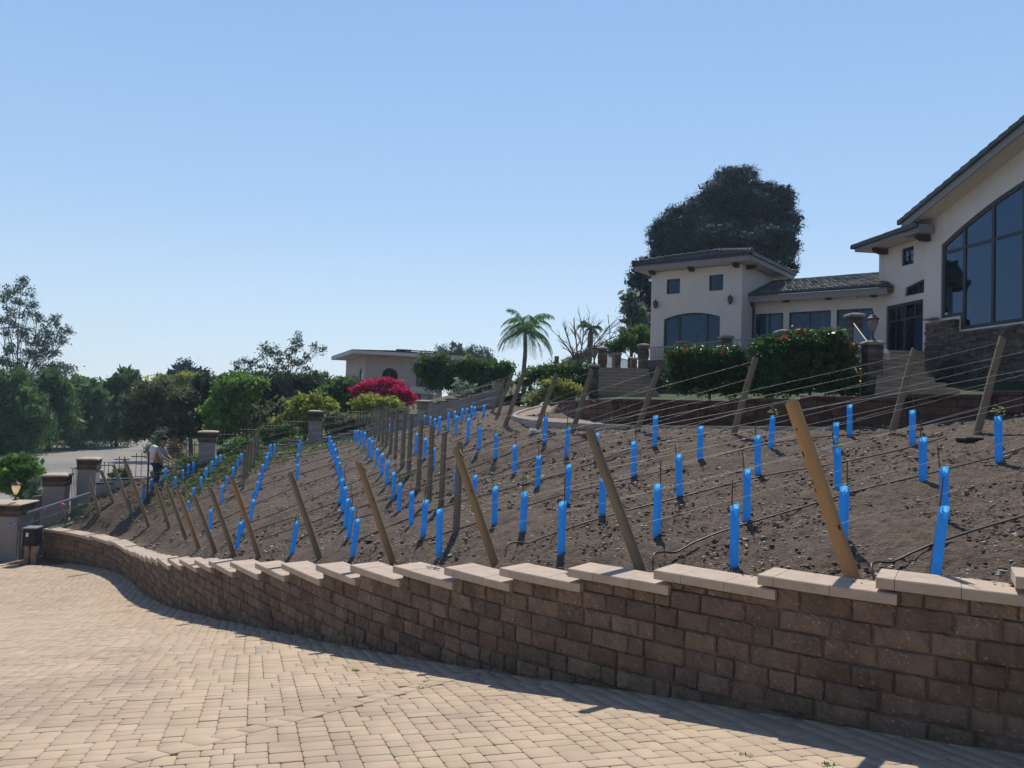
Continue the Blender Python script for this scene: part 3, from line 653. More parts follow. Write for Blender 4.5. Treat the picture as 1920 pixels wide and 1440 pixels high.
def vine_leaf_mesh(seed):
    rr = random.Random(seed); vs = []; fs = []
    for k in range(26):
        c = np.array([rr.gauss(0, .045), rr.gauss(0, .04), .62+abs(rr.gauss(0, .06))]); a = rr.uniform(0, 2*pi); u = np.array([math.cos(a), math.sin(a), rr.uniform(-.4, .5)])*.028; w = np.array([-math.sin(a), math.cos(a), rr.uniform(-.5, .5)])*.022
        b = len(vs); vs += [c-u, c+w, c+u, c-w]; fs.append([b, b+1, b+2, b+3])
    return mesh_np('vine_leaves', vs, fs, M['weed'])
VL = [vine_leaf_mesh(9), vine_leaf_mesh(10)]
tl = []
for k, q in enumerate(TUBES.replace('\n', ';').split(';')):
    x, yt, yb = (float(v) for v in q.split()); b = on(x, yb); zt = P(x, yt, b[1])[2]; tl.append([b, min(max(zt-b[2], .38), .78), x, k])
# which vine row each stands in, and its place in that row
rowp = [(float(b[:2]@RN), float(e[:2]@RN), b, e) for b, t, e, et in rows]
def row_of(p):
    best = None
    for i, (b, t, e, et) in enumerate(rows):
        d = (e-b)[:2]; L = np.linalg.norm(d); d = d/L; dist = abs((p[:2]-b[:2])@np.array([-d[1], d[0]]))
        if best is None or dist < best[0]: best = (dist, i)
    return best[1]
for t in tl: t.append(row_of(t[0]))
byrow = {}
for t in tl: byrow.setdefault(t[4], []).append(t)
leafy = {3, 6, 0, 63, 82, 21, 26, 78, 36, 92}
for r, ts in byrow.items():
    ts.sort(key=lambda t: t[2])
    for j, (b, hgt_, x, k, _) in enumerate(ts):
        if b[1] < 5.5: pass
        near = 'nearest the driveway' if r == 0 else None
        rowtxt = 'vine row nearest the driveway' if r == 0 else '%s vine row' % ORD[r]
        lab = 'blue plastic grow tube, %s from the left in the %s' % (ORD[j] if j < 20 else '%dth' % (j+1), rowtxt)
        e = empty('grow_tube', b, lab, 'grow tube', 'blue grow tubes round the young vines')
        tm, sm = TPR[k % 4]
        for me_, nm in ((tm, 'tube'), (sm, 'stake')): o = bpy.data.objects.new(nm, me_); C.objects.link(o); o.parent = e
        if k in leafy or (b[1] > 12 and rnd.random() < .12): o = bpy.data.objects.new('vine_leaves', VL[k % 2]); C.objects.link(o); o.parent = e
        lean = .12 if k in (9,) else rnd.gauss(0, .018)
        if x < 680 and b[1] < 20: lean += .10
        e.rotation_euler = (rnd.gauss(0, .02), lean, rnd.uniform(-.35, .35)); e.scale = (1, 1, hgt_/.60)
print('tube heights', np.percentile([t[1] for t in tl], [0, 10, 25, 50, 75, 90, 100]).round(2), 'z', np.round([t[0][1] for t in tl][:12], 1), {r: len(v) for r, v in byrow.items()})
# ------------------------------------------------------------------ facades: a vertical plane with its own (t, h) coordinates
class Fac:
    def __init__(s, A, d, flip=False):
        s.A = np.array(A[:2], float); s.d = np.array(d, float)/np.linalg.norm(d); s.n = np.array([-s.d[1], s.d[0]])
        if (s.n@(-s.A) < 0) != flip: s.n = -s.n
    def th(s, px, py, off=0):
        r = ray(px, py); A = s.A+s.n*off; z = (A@s.n)/(r[:2]@s.n); p = r*z; return float((p[:2]-A)@s.d), float(p[2])
    def pt(s, t, h, o=0): q = s.A+s.d*t+s.n*o; return np.array([q[0], q[1], h])
    def wall(s, mb, outline, holes=(), thick=.22, mi=0):
        loops = [[Vector((t, h, 0)) for t, h in outline]]+[[Vector((t, h, 0)) for t, h in ho] for ho in holes]
        tris = tessellate_polygon(loops); pts = [q for l in loops for q in l]; n = len(pts)
        vs = [s.pt(p.x, p.y, 0) for p in pts]+[s.pt(p.x, p.y, -thick) for p in pts]; fs = [list(t) for t in tris]+[[i+n for i in t][::-1] for t in tris]; b = 0
        for l in loops:
            m = len(l); fs += [[b+i, b+(i+1) % m, b+(i+1) % m+n, b+i+n] for i in range(m)]; b += m
        mb.add(vs, fs, mi)
    def bar(s, mb, t0, h0, t1, h1, w, dep, o=0, mi=0):       # a bar of width w between two facade points
        a = s.pt(t0, h0, o); b = s.pt(t1, h1, o); v = b-a; nn = np.array([s.n[0], s.n[1], 0]); u = np.cross(v, nn); u = u/np.linalg.norm(u)*w
        mb.obox(a-u/2, v, u, nn*dep)
    def window(s, poly, parent, mulls=(), trans=(), curtain=(), fw=.07, name='window', room=1.1):
        # frame follows the outline; pane behind; curtains and a dim room behind that
        mb = MB(); m = len(poly); c = np.mean(poly, 0); inn = []
        for i in range(m):
            a, b, d = np.array(poly[i-1]), np.array(poly[i]), np.array(poly[(i+1) % m]); e1 = (b-a)/np.linalg.norm(b-a); e2 = (d-b)/np.linalg.norm(d-b)
            n1 = np.array([-e1[1], e1[0]]); n1 *= 1 if n1@(c-b) > 0 else -1; n2 = np.array([-e2[1], e2[0]]); n2 *= 1 if n2@(c-b) > 0 else -1
            q = n1+n2; q = q/(q@n1+1e-6); inn.append(b+q*fw)
        O = [s.pt(*p, -.06) for p in poly]; I = [s.pt(*p, -.06) for p in inn]; O2 = [s.pt(*p, -.13) for p in poly]; I2 = [s.pt(*p, -.13) for p in inn]
        vs = O+I+O2+I2; fs = []
        for i in range(m):
            j = (i+1) % m; fs += [[i, j, m+j, m+i], [m+i, m+j, 3*m+j, 3*m+i]]
        mb.add(vs, fs); hs = [p[1] for p in poly]; ts = [p[0] for p in poly]
        def span_h(t):
            ys = []
            for i in range(m):
                a, b = poly[i], poly[(i+1) % m]
                if (a[0]-t)*(b[0]-t) < 0: ys.append(a[1]+(b[1]-a[1])*(t-a[0])/(b[0]-a[0]))
            return (min(ys), max(ys)) if len(ys) > 1 else (min(hs), max(hs))
        for t in mulls: lo, hi = span_h(t); s.bar(mb, t, lo+.02, t, hi-.02, fw*.9, .062, -.127)
        for (a, ha, b, hb) in trans: s.bar(mb, a, ha, b, hb, fw*.8, .055, -.125)
        f = mb.build(name, M['frame'], parent)
        g = MB(); tr = tessellate_polygon([[Vector((t, h, 0)) for t, h in inn]]); g.add([s.pt(t, h, -.1) for t, h in inn], [list(q) for q in tr]); g.build('pane', M['glass'], f)
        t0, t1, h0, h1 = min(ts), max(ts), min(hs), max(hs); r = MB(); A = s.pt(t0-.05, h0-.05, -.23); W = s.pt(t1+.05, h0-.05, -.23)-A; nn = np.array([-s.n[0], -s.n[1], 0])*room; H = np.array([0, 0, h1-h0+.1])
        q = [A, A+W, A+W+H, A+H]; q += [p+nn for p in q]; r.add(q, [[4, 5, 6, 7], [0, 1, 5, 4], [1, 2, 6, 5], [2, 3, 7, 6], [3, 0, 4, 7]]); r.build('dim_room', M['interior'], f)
        for (ct0, ct1) in curtain:
            cm = MB(); k = max(8, int(abs(ct1-ct0)/.05)); pts = []
            for i in range(k+1): t = ct0+(ct1-ct0)*i/k; pts.append((t, -.3-.035*math.sin(i*1.9)))
            vs = [s.pt(t, h0, o) for t, o in pts]+[s.pt(t, h1, o) for t, o in pts]; cm.add(vs, [[i, i+1, k+2+i, k+1+i] for i in range(k)], 0, True); cm.build('curtain', M['curtain'], f)
        return f
def rect(f, a, b, c, d): return [f.th(*a), f.th(*b), f.th(*c), f.th(*d)]
def rectq(f, x0, y0, x1, y1, y1b=None, off=0):            # rectangle from two top corners and bottom height
    t0, h0 = f.th(x0, y0, off); t1, h1 = f.th(x1, y1, off); return t0, t1, (h0+h1)/2
def roof_tiles(name, e0, e1, r1, r0, parent, mat, course=.33, tw_=.3, lift=.035):
    # quad eave e0->e1, ridge r0->r1, laid in overlapping courses of separate tiles
    e0, e1, r0, r1 = (np.array(q, float) for q in (e0, e1, r0, r1)); n = np.cross(e1-e0, r0-e0); n = n/np.linalg.norm(n); n *= 1 if n[2] > 0 else -1
    L = np.linalg.norm((r0+r1)/2-(e0+e1)/2); nc = max(2, int(L/course)); V = []; Fq = []; rr = random.Random(5)
    for i in range(nc):
        a0 = e0+(r0-e0)*i/nc; b0_ = e1+(r1-e1)*i/nc; f2 = min(1, (i+1.15)/nc); a1 = e0+(r0-e0)*f2; b1_ = e1+(r1-e1)*f2; W = np.linalg.norm(b0_-a0)
        k = max(1, int(W/tw_)); off = .5*(i % 2)/k
        cuts = [0]+[min(1, (j+.5*(i % 2))/k) for j in range(1, k)]+[1]
        for u0, u1 in zip(cuts[:-1], cuts[1:]):
            lf = lift+rr.uniform(-.004, .008); g = .004/max(W, .1)
            p = [a0+(b0_-a0)*(u0+g)+n*lf, a0+(b0_-a0)*(u1-g)+n*lf, a1+(b1_-a1)*(u1-g)+n*.006, a1+(b1_-a1)*(u0+g)+n*.006, a0+(b0_-a0)*(u0+g), a0+(b0_-a0)*(u1-g)]
            b = len(V); V += p; Fq += [[b, b+1, b+2, b+3], [b+4, b+5, b+1, b]]
    o = link(name, mesh_np(name, V, Fq, mat), parent)
    return o
def corbel(f, mb, t, h, w=.17, hh=.17, dep=.42):
    a = f.pt(t-w/2, h-hh, 0.002); D = np.array([f.d[0], f.d[1], 0])*w; N_ = np.array([f.n[0], f.n[1], 0])*dep
    pr = [a, a+N_*.55, a+N_+[0, 0, hh*.55], a+N_+[0, 0, hh], a+[0, 0, hh]]; mb.prism(pr, D)
def sconce(f, px, py, parent, label, sz=.2):
    t, h = f.th(px, py); m = MB(); c = f.pt(t, h, .14); m.lathe(c+[0, 0, -.2], [(.015, 0), (.05, .05), (.10, .16), (.115, .28), (.13, .30), (.09, .36), (.03, .40), (.015, .46)], 8); m.obox(f.pt(t-.05, h-.12, .002), [f.d[0]*.1, f.d[1]*.1, 0], [f.n[0]*.06, f.n[1]*.06, 0], [0, 0, .25])
    m.tube([f.pt(t, h+.1, .03), f.pt(t, h+.2, .1), f.pt(t, h+.16, .14)], .012, 5); return m.build('wall_lantern', M['lampm'], parent)
d1 = np.array([-.79, .61]); d1 /= np.linalg.norm(d1); d2 = np.array([.61, .79]); d2 /= np.linalg.norm(d2); d3 = np.array([.143, -.99]); d3 /= np.linalg.norm(d3)
house = empty('main_house', (12, 34, 2.2), 'large cream stucco house with dark tiled roofs and stone base above the terraces', 'house')
# --- tower pavilion
T = np.array([10.0, 33.9]); TF = Fac(T, d1); TL = TF.th(1220, 600)[0]; TH = 6.72
w1 = rect(TF, (1250, 551.5), (1275, 550.5), (1275, 522.5), (1250, 523.5)); w2 = rect(TF, (1329, 545.5), (1355.7, 543.8), (1356.3, 514.5), (1330, 515.8))
def sq(p):
    t0 = (p[0][0]+p[3][0])/2; t1 = (p[1][0]+p[2][0])/2; h0 = (p[0][1]+p[1][1])/2; h1 = (p[2][1]+p[3][1])/2; return [(t0, h0), (t1, h0), (t1, h1), (t0, h1)]
w1, w2 = sq(w1), sq(w2)
ta, ha = TF.th(1245, 599); tb, hb = TF.th(1350, 593); tm_, hm = TF.th(1300, 587); FL = 2.45; hs_ = (ha+hb)/2
arch = [(ta, FL+.1), (tb, FL+.1)]+[(tb+(ta-tb)*u, hs_+(hm-hs_+.02)*(1-(2*u-1)**2)) for u in np.linspace(0, 1, 13)]
mb = MB(); TF.wall(mb, [(0, 0.2), (TL, .2), (TL, TH), (0, TH)], [w1, w2, arch])
TS = Fac(T, d2); TS.n = -d1 if (-d1)@np.array([1, 0]) > 0 else d1; TS.wall(mb, [(.22, .2), (4.6, .2), (4.6, TH), (.22, TH)])
TSL = Fac(T+d1*TL, d2); TSL.n = d1.copy(); TSL.wall(mb, [(.22, .2), (4.6, .2), (4.6, TH), (.22, TH)]); TBk = Fac(T+d2*4.6, d1); TBk.wall(mb, [(.0, .2), (TL, .2), (TL, TH), (.0, TH)], thick=.2)
mb.build('wall', M['stucco'], house)
tq = [TF.th(1272.5, 620)[0], TF.th(1325, 620)[0]]
TF.window(arch, house, mulls=tq, fw=.08, curtain=[(tb+(ta-tb)*.3, tb+(ta-tb)*.72)])
for wq in (w1, w2): TF.window(wq, house, fw=.05)
def P2(t, s, h): q = T+d1*t+d2*s; return np.array([q[0], q[1], h])
OV = .62; t0_, t1_, s0_, s1_ = -OV, TL+OV, -OV, 4.6+OV; RH = TH+.34; RG = TH+1.18; sm_ = (s0_+s1_)/2
rA, rB = P2(t0_+(s1_-s0_)*.46, sm_, RG), P2(t1_-(s1_-s0_)*.46, sm_, RG)
fm = MB()
def fascia(p, q, h0, h1, th=.05, mbx=None, inward=None):
    a = np.array([p[0], p[1], h0]); v = np.array([q[0]-p[0], q[1]-p[1], 0]); nn = np.array([v[1], -v[0], 0])/np.linalg.norm(v)*th
    (mbx or fm).obox(a, v, nn, [0, 0, h1-h0])
cs = [P2(t0_, s0_, 0), P2(t1_, s0_, 0), P2(t1_, s1_, 0), P2(t0_, s1_, 0)]
for i in range(4): fascia(cs[i], cs[(i+1) % 4], TH+.02, RH-.06)
fm.build('fascia', M['trim'], house); sf = MB(); zz = np.array([0, 0, TH+.03]); sf.add([c+zz for c in cs]+[c+zz+[0, 0, .05] for c in cs], [[0, 1, 2, 3], [4, 7, 6, 5]]); sf.build('soffit', M['soffit'], house)
gm = MB(); ce = P2((t0_+t1_)/2, sm_, 0)
gc = [c+(c-ce)/np.linalg.norm(c-ce)*.10 for c in cs]
for i in range(4): fascia(gc[i], gc[(i+1) % 4], RH-.10, RH+.02, .11, gm)
gm.build('gutter', M['gutter'], house)
eh = np.array([0, 0, RH+.03]); ee = [c+eh for c in gc]
tiles = roof_tiles('roof', ee[0], ee[1], rB, rA, house, M['tile']); roof_tiles('roof', ee[1], ee[2], rB, rB, house, M['tile']); roof_tiles('roof', ee[2], ee[3], rA, rB, house, M['tile']); roof_tiles('roof', ee[3], ee[0], rA, rA, house, M['tile'])
rg = MB()
for a, b in ((ee[0], rA), (ee[1], rB), (ee[2], rB), (ee[3], rA), (rA, rB)):
    L_ = np.linalg.norm(b-a); k = max(2, int(L_/.38))
    for i in range(k):
        u = a+(b-a)*i/k; v = a+(b-a)*(i+1.05)/k; rg.tube([u+[0, 0, .07], v+[0, 0, .03]], [.10, .075], 7, 0)
rg.build('ridge_tiles', M['tile'], house)
for (px, py) in ((1224.5, 519), (1299, 512.5), (1382.5, 504.5)):
    c = MB(); t, h = TF.th(px, py); t = min(max(t, .12), TL-.12); corbel(TF, c, t, TH+.02); c.build('rafter_tail', M['rafter'], house)
c = MB(); corbel(TS, c, .55, TH+.02); c.build('rafter_tail', M['rafter'], house)
sconce(TF, 1231.5, 572, house, ''); sconce(TF, 1371, 563.5, house, '')
# --- glazed wing between the two blocks
WC = np.array([15.2, 31.7]); WF = Fac(WC, d1); WL = 5.5; WH = 5.42
holes = []; specs = [((1410, 588.7), (1468.7, 585)), ((1479.5, 583.7), (1558, 580.7)), ((1568.7, 579), (1636.7, 576.5))]
for a, b in specs:
    t0, t1 = WF.th(*a)[0], WF.th(*b)[0]; holes.append([(t1, FL+.06), (min(t0, WL-.12), FL+.06), (min(t0, WL-.12), 4.66), (t1, 4.66)])
mb = MB(); WF.wall(mb, [(0, .3), (WL, .3), (WL, WH), (0, WH)], holes); mb.build('wall', M['stucco'], house)
for i, ho in enumerate(holes):
    t0, t1 = ho[0][0], ho[1][0]; cu = [[(t0+.25*(t1-t0), t0+.92*(t1-t0))], [(t0+.05*(t1-t0), t0+.25*(t1-t0))], [(t0+.06*(t1-t0), t0+.42*(t1-t0))]][i]
    WF.window(ho, house, mulls=[(t0+t1)/2], fw=.07, curtain=cu, name='sliding_door')
e0 = WF.pt(-.2, WH+.1, .6); e1 = WF.pt(WL+1.5, WH+.1, .6); r0 = WF.pt(-.2, WH+1.2, -2.7); r1 = WF.pt(WL+.6, WH+1.2, -2.7)
roof_tiles('roof', e0, e1, r1, r0, house, M['tile'], course=.3, tw_=.34, lift=.05)
m = MB(); fm = m; fascia(WF.pt(WL+1.5, 0, .6), WF.pt(-.3, 0, .6), WH-.02, WH+.08, .12); m.build('gutter', M['gutter'], house)
m = MB(); fm = m; fascia(WF.pt(WL-.01, 0, .55), WF.pt(-.25, 0, .55), WH-.30, WH-.025, .05); m.build('fascia', M['trim'], house)
m = MB(); m.add([WF.pt(0, WH-.04, -.3), WF.pt(WL, WH-.04, -.3), WF.pt(WL, WH-.04, .56), WF.pt(0, WH-.04, .56)], [[0, 1, 2, 3]]); m.build('soffit', M['soffit'], house)
for (px, py) in ((1475, 564), (1554.5, 559), (1640, 554)):
    c = MB(); t, h = WF.th(px, py); corbel(WF, c, t, h+.12, .2, .2, .36); c.build('rafter_tail', M['rafter'], house)
t, h = WF.th(1599, 557.5); c = MB(); c.obox(WF.pt(t-.2, h-.08, .01), [WF.d[0]*.4, WF.d[1]*.4, 0], [WF.n[0]*.3, WF.n[1]*.3, 0], [0, 0, .16], bev=.015); c.build('wall_floodlight', M['stucco'], house)
c = MB(); xs = [WF.pt(WL-.08, WH-.05, .5), WF.pt(WL-.08, WH-.25, .45), WF.pt(WL-.1, WH-.5, .12), WF.pt(WL-.1, 2.4, .12)]; c.tube(xs, .05, 8); c.lathe(WF.pt(WL-.08, WH-.45, .3), [(.06, 0), (.12, .12), (.14, .26), (.15, .28)], 8); c.build('downspout', M['gutter'], house)
# --- entry block
EF = Fac(WC, d3, flip=False); EF.n = np.array([d3[1], -d3[0]]); EF.n *= 1 if EF.n[0] < 0 else -1; EH = 7.05
EL_ = EF.th(1742, 500)[0]
q1 = sq(rect(EF, (1690, 499.5), (1712, 494.5), (1714, 461), (1690.5, 466)))
trp = rect(EF, (1696, 556.2), (1732.3, 548.6), (1733, 522.3), (1698, 539.4))
dt0, dt1 = EF.th(1661.5, 574.4)[0], EF.th(1730.8, 560.6)[0]; dh = (EF.th(1661.5, 574.4)[1]+EF.th(1730.8, 560.6)[1])/2; FD = 2.42
doorp = [(dt0, FD), (dt1, FD), (dt1, dh), (dt0, dh)]
print('entry', EL_, q1, trp, doorp)
mb = MB(); EF.wall(mb, [(-.0, .3), (EL_+.3, .3), (EL_+.3, EH), (0, EH)], [q1, trp, doorp])
EB = Fac(WC, d1); EB2 = Fac(WC+np.array([.0, .0]), np.array([.6, .8])); EB2.wall(mb, [(0, .3), (5, .3), (5, EH), (0, EH)], thick=.2)
mb.build('wall', M['stucco'], house)
EF.window(q1, house, mulls=[(q1[0][0]+q1[1][0])/2], trans=[(q1[0][0], (q1[0][1]+q1[2][1])/2, q1[1][0], (q1[0][1]+q1[2][1])/2)], fw=.045, curtain=[(q1[0][0], q1[1][0])])
EF.window(trp, house, mulls=[(trp[0][0]*.35+trp[1][0]*.65)], fw=.06)
dm = (dt0+dt1)/2; L_ = lambda a, b, u: a+(b-a)*u; th_ = FD+(dh-FD)*.72
EF.window(doorp, house, mulls=[dm, L_(dt0, dm, .5), L_(dm, dt1, .5)][:1], trans=[(dt0, th_, dt1, th_), (L_(dt0, dm, .5), th_, L_(dt0, dm, .5), dh), (L_(dm, dt1, .5), th_, L_(dm, dt1, .5), dh)], fw=.11, name='double_door', curtain=[(L_(dm, dt1, .15), L_(dm, dt1, .9)), (L_(dt0, dm, .45), L_(dt0, dm, .75))])
sconce(EF, 1674, 541.6, house, '')
ov = .85; Rr = EF.n*ov
fm = MB(); ea = EF.pt(-.75, 0, ov); eb_ = EF.pt(EL_+.45, 0, ov); fascia(eb_, ea, EH-.0, EH+.2, .05); fascia(ea, EF.pt(-.75, 0, -4), EH, EH+.2, .05); fm.build('fascia', M['trim'], house)
m = MB(); m.add([EF.pt(-.72, EH+.02, ov), EF.pt(EL_+.45, EH+.02, ov), EF.pt(EL_+.45, EH+.02, -.3), EF.pt(-.72, EH+.02, -4), ], [[0, 1, 2, 3]]); m.build('soffit', M['soffit'], house)
fm = MB(); fascia(EF.pt(EL_+.6, 0, ov+.12), EF.pt(-.9, 0, ov+.12), EH+.14, EH+.27, .11); fascia(EF.pt(-.9, 0, ov+.12), EF.pt(-.9, 0, -4), EH+.14, EH+.27, .11); fm.build('gutter', M['gutter'], house)
roof_tiles('roof', EF.pt(EL_+.5, EH+.28, ov+.1), EF.pt(-.9, EH+.28, ov+.1), EF.pt(1.6, EH+1.2, -2.2), EF.pt(EL_+.5, EH+1.2, -2.2), house, M['tile'])
roof_tiles('roof', EF.pt(-.9, EH+.28, ov+.1), EF.pt(-.9, EH+.28, -4), EF.pt(1.6, EH+1.2, -2.3), EF.pt(1.6, EH+1.2, -2.2), house, M['tile'])
c = MB(); corbel(EF, c, .16, EH+.01, .2, .24, .6); c.build('rafter_tail', M['rafter'], house)
# --- great room gable
GF = Fac(WC+d3*EL_+EF.n*.12, d3); GF.n = EF.n.copy(); GO = .75
g0 = GF.th(1690, 415, GO); g1 = GF.th(1920, 224.4, GO); sl_ = (g1[1]-g0[1])/(g1[0]-g0[0]); tc = 7.6
print('gable', g0, g1, sl_, GF.th(1764.7, 460.6), GF.th(1806, 420), GF.th(1858.8, 378.6), GF.th(1920, 339), GF.th(1760, 595), GF.th(1797, 594), GF.th(1801, 617), GF.th(1920, 604), GF.th(1765, 478), GF.th(1920, 428))
rk = lambda t: g0[1]+sl_*(t-g0[0]) if t < tc else g0[1]+sl_*(2*tc-t-g0[0])
TT = .33                                                # roof build-up thickness
ar = [GF.th(1764.7, 460.6), GF.th(1806, 420), GF.th(1858.8, 378.6), GF.th(1920, 339)]
pc = np.polyfit([q[0] for q in ar]+[tc, 2*tc-ar[-1][0]], [q[1] for q in ar]+[ar[-1][1]+.6, ar[-1][1]], 3)
pc = np.polyfit([abs(q[0]-tc)**2 for q in ar], [q[1] for q in ar], 1)
archh = lambda t: pc[0]*(t-tc)**2+pc[1]
A_t0 = ar[0][0]; tn = GF.th(1799, 600)[0]; hb1 = GF.th(1780, 595)[1]; hb2 = (GF.th(1801, 617)[1]+GF.th(1920, 604)[1])/2; A_t1 = 2*tc-A_t0
big = [(A_t0, hb1), (tn, hb1), (tn, hb2), (2*tc-tn, hb2), (2*tc-tn, hb1), (A_t1, hb1)]+[(t, archh(t)) for t in np.linspace(A_t1, A_t0, 25)]
GL = 2*tc
out = [(0, .3), (GL, .3), (GL, rk(GL)-TT), (tc, rk(tc)-TT), (0, rk(0)-TT)]
mb = MB(); GF.wall(mb, out, [big]); 
cr = Fac(GF.pt(0, 0, 0)[:2], -GF.n); mb.obox(GF.pt(0, .3, -.225), np.array([GF.n[0], GF.n[1], 0])*-4, [GF.d[0]*.2, GF.d[1]*.2, 0], [0, 0, rk(0)-TT-.3]); mb.build('wall', M['stucco'], house)
mx = [GF.th(1804.5, 520)[0], GF.th(1858, 500)[0], GF.th(1915.6, 500)[0]]; mx = mx+[2*tc-q for q in mx]
tr0 = GF.th(1765, 478)[1]; tr1 = GF.th(1920, 428)[1]; trh = (tr0+tr1)/2
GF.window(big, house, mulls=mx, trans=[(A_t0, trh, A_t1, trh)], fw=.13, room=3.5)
# sticker low in the first pane
t, h = GF.th(1769, 589); c = MB(); c.obox(GF.pt(t-.06, h-.05, -.095), [GF.d[0]*.14, GF.d[1]*.14, 0], [GF.n[0]*.003, GF.n[1]*.003, 0], [0, 0, .10]); c.build('window_sticker', M['whitep'], house)
# rake boards, soffit and roof planes
def rakeband(o0, o1, dz0, dz1, name, mat):
    m = MB(); ta_ = g0[0]
    for a, b in ((ta_, tc), (tc, 2*tc-ta_)):
        A_ = GF.pt(a, rk(a)-dz1, o0); B_ = GF.pt(b, rk(b)-dz1, o0); up_ = np.array([0, 0, dz1-dz0]); m.prism([A_, B_, B_+up_, A_+up_], np.array([GF.n[0], GF.n[1], 0])*(o1-o0))
    return m.build(name, mat, house)
rakeband(GO-.06, GO, .10, .36, 'rake_board', M['trim']); rakeband(0.003, GO-.065, .27, .34, 'soffit', M['soffit'])
for a, b in ((g0[0]-.1, tc), (2*tc-g0[0]+.1, tc)):
    roof_tiles('roof', GF.pt(a, rk(g0[0])-sl_*.1+.02, GO+.05), GF.pt(a, rk(g0[0])-sl_*.1+.02, -9), GF.pt(b, rk(tc)+.02, -9), GF.pt(b, rk(tc)+.02, GO+.05), house, M['tile'], course=.36)
ed = MB(); k = int((tc-g0[0])/.42)
for i in range(k+1):
    a = g0[0]-.1+i*.42; b = min(a+.44, tc); z0 = rk(max(a, g0[0]))-(.1*sl_ if i == 0 else 0)
    A_ = GF.pt(a, rk(g0[0])+(a-g0[0])*sl_, GO-.02); B_ = GF.pt(b, rk(g0[0])+(b-g0[0])*sl_, GO-.02)
    ed.prism([A_+[0, 0, -.10], B_+[0, 0, -.10], B_+[0, 0, .035], A_+[0, 0, .075]], np.array([GF.n[0], GF.n[1], 0])*.14)
ed.build('barge_tiles', M['tile'], house)
c = MB(); a = GF.pt(g0[0]+.05, g0[1]-.62, .10); c.obox(a, [GF.d[0]*.9, GF.d[1]*.9, 0], [GF.n[0]*(GO-.12), GF.n[1]*(GO-.12), 0], [0, 0, .32], bev=.02); c.build('eave_return', M['trim'], house)
c = MB(); corbel(GF, c, .15, g0[1]-.63, .2, .22, .55); c.build('rafter_tail', M['rafter'], house)
# stone base of ledge stones
st = MB(); rr = random.Random(3); h = .35; t_st = GF.th(1729.5, 700, .30)[0]; ht1 = GF.th(1740, 603, .3)[1]
stop = lambda t: hb1-.03 if t < tn else hb2-.05
while h < hb1:
    hh = rr.choice([.05, .07, .07, .09, .11]); t = t_st+rr.uniform(-.05, 0)
    while t < GL:
        w = rr.uniform(.15, .6)
        if h+hh <= stop(t+w*.5)+.01:
            w_ = min(w, tn-t) if t < tn < t+w and h+hh > hb2-.05 else w
            if w_ > .05: st.obox(GF.pt(max(t, t_st+rr.uniform(-.02, .02)), h+.003, .0), [GF.d[0]*(w_-.006), GF.d[1]*(w_-.006), 0], np.array([GF.n[0], GF.n[1], 0])*(.22+rr.uniform(-.03, .035)), [0, 0, hh-.006])
        t += w
    h += hh
st.build('stone_base', M['ledge'], house)
c = MB(); c.obox(GF.pt(t_st-.05, hb1-.01, 0.004), [GF.d[0]*(A_t0-t_st+.02), GF.d[1]*(A_t0-t_st+.02), 0], np.array([GF.n[0], GF.n[1], 0])*.30, [0, 0, .06], bev=.01); c.build('stone_sill', M['ledge_lt'], house)
# ------------------------------------------------------------------ terraces, deck, stairs
gctl = [(p[0], p[1], p[2]-.05) for p in tw[1:]]+[(4, 29, .55), (3, 31, .6), (6, 28, .55), (9, 21, .5), (12, 19, .5), (14, 16.5, .45), (0, 38, .3), (-1.2, 37, .1), (2, 45, 1.0), (6, 42, 1.6), (10, 40, 1.9), (20, 30, 2.2), (25, 20, 2), (17, 13, .5), (30, 50, 2.2), (0, 60, .6), (10, 70, 2), (-2, 70, 0)]
GD = TPS(gctl, .15)
gx = np.linspace(-2.5, 32, 120); gy = np.linspace(10.5, 72, 160); X, Y = np.meshgrid(gx, gy); Z = GD(X, Y)+(vnoise(X*2, Y*2, 5)-.5)*.05
gp = [(p[0]-.02, p[1]+.06) for p in tw[1:]]+[(32, 9), (32, 73), (-2.2, 73), (-1.6, 36), (.2, 33.4)]
k = poly_in((X[:-1, :-1]+X[1:, 1:])/2, (Y[:-1, :-1]+Y[1:, 1:])/2, gp); o = tag(link('lawn', mesh_np('lawn', np.dstack([X, Y, Z]).reshape(-1, 3), grid_faces(120, 160, k), M['lawn'], smooth=True)), kind='structure')
# terrace wall
tws = empty('terrace_wall', tw[4], 'low dark brick terrace wall holding the lawn behind the leaning posts', 'wall'); mb = MB(); rr = random.Random(8)
tp = [q.copy() for q in tw[1:]]
for i in range(len(tp)-1):
    a, b = tp[i], tp[i+1]; v = (b-a); v[2] = 0; L_ = np.linalg.norm(v); v /= L_; nn = np.array([v[1], -v[0], 0]); nn *= 1 if nn@(-a) > 0 else -1
    nseg = max(1, int(L_/1.5))
    for q in range(nseg):
        A_ = a+(b-a)*q/nseg; B_ = a+(b-a)*(q+1)/nseg; ht = (A_[2]+B_[2])/2; ht = round(ht/.06)*.06; l = L_/nseg; zb = min(SH(A_[0], A_[1])[0], SH(B_[0], B_[1])[0])-.3; z = ht; first = True
        while z > zb:
            hh = .08 if first else .14; s = 0 if first else -rr.uniform(0, .2)
            while s < l:
                w = rr.choice([.22, .3, .42]); s2 = min(s+w, l); s1 = max(s, 0)
                if s2-s1 > .03: p = np.array([A_[0], A_[1], z-hh])+v*(s1+.003); mb.obox(p+nn*(.02 if first else rr.uniform(-.012, .006))-nn*.3, v*(s2-s1-.006), nn*.3, [0, 0, hh-.005], bev=.008)
                s += w
            z -= hh; first = False
        mb.obox(np.array([A_[0], A_[1], zb])-nn*.28, v*l, nn*.25, [0, 0, ht-zb-.01])
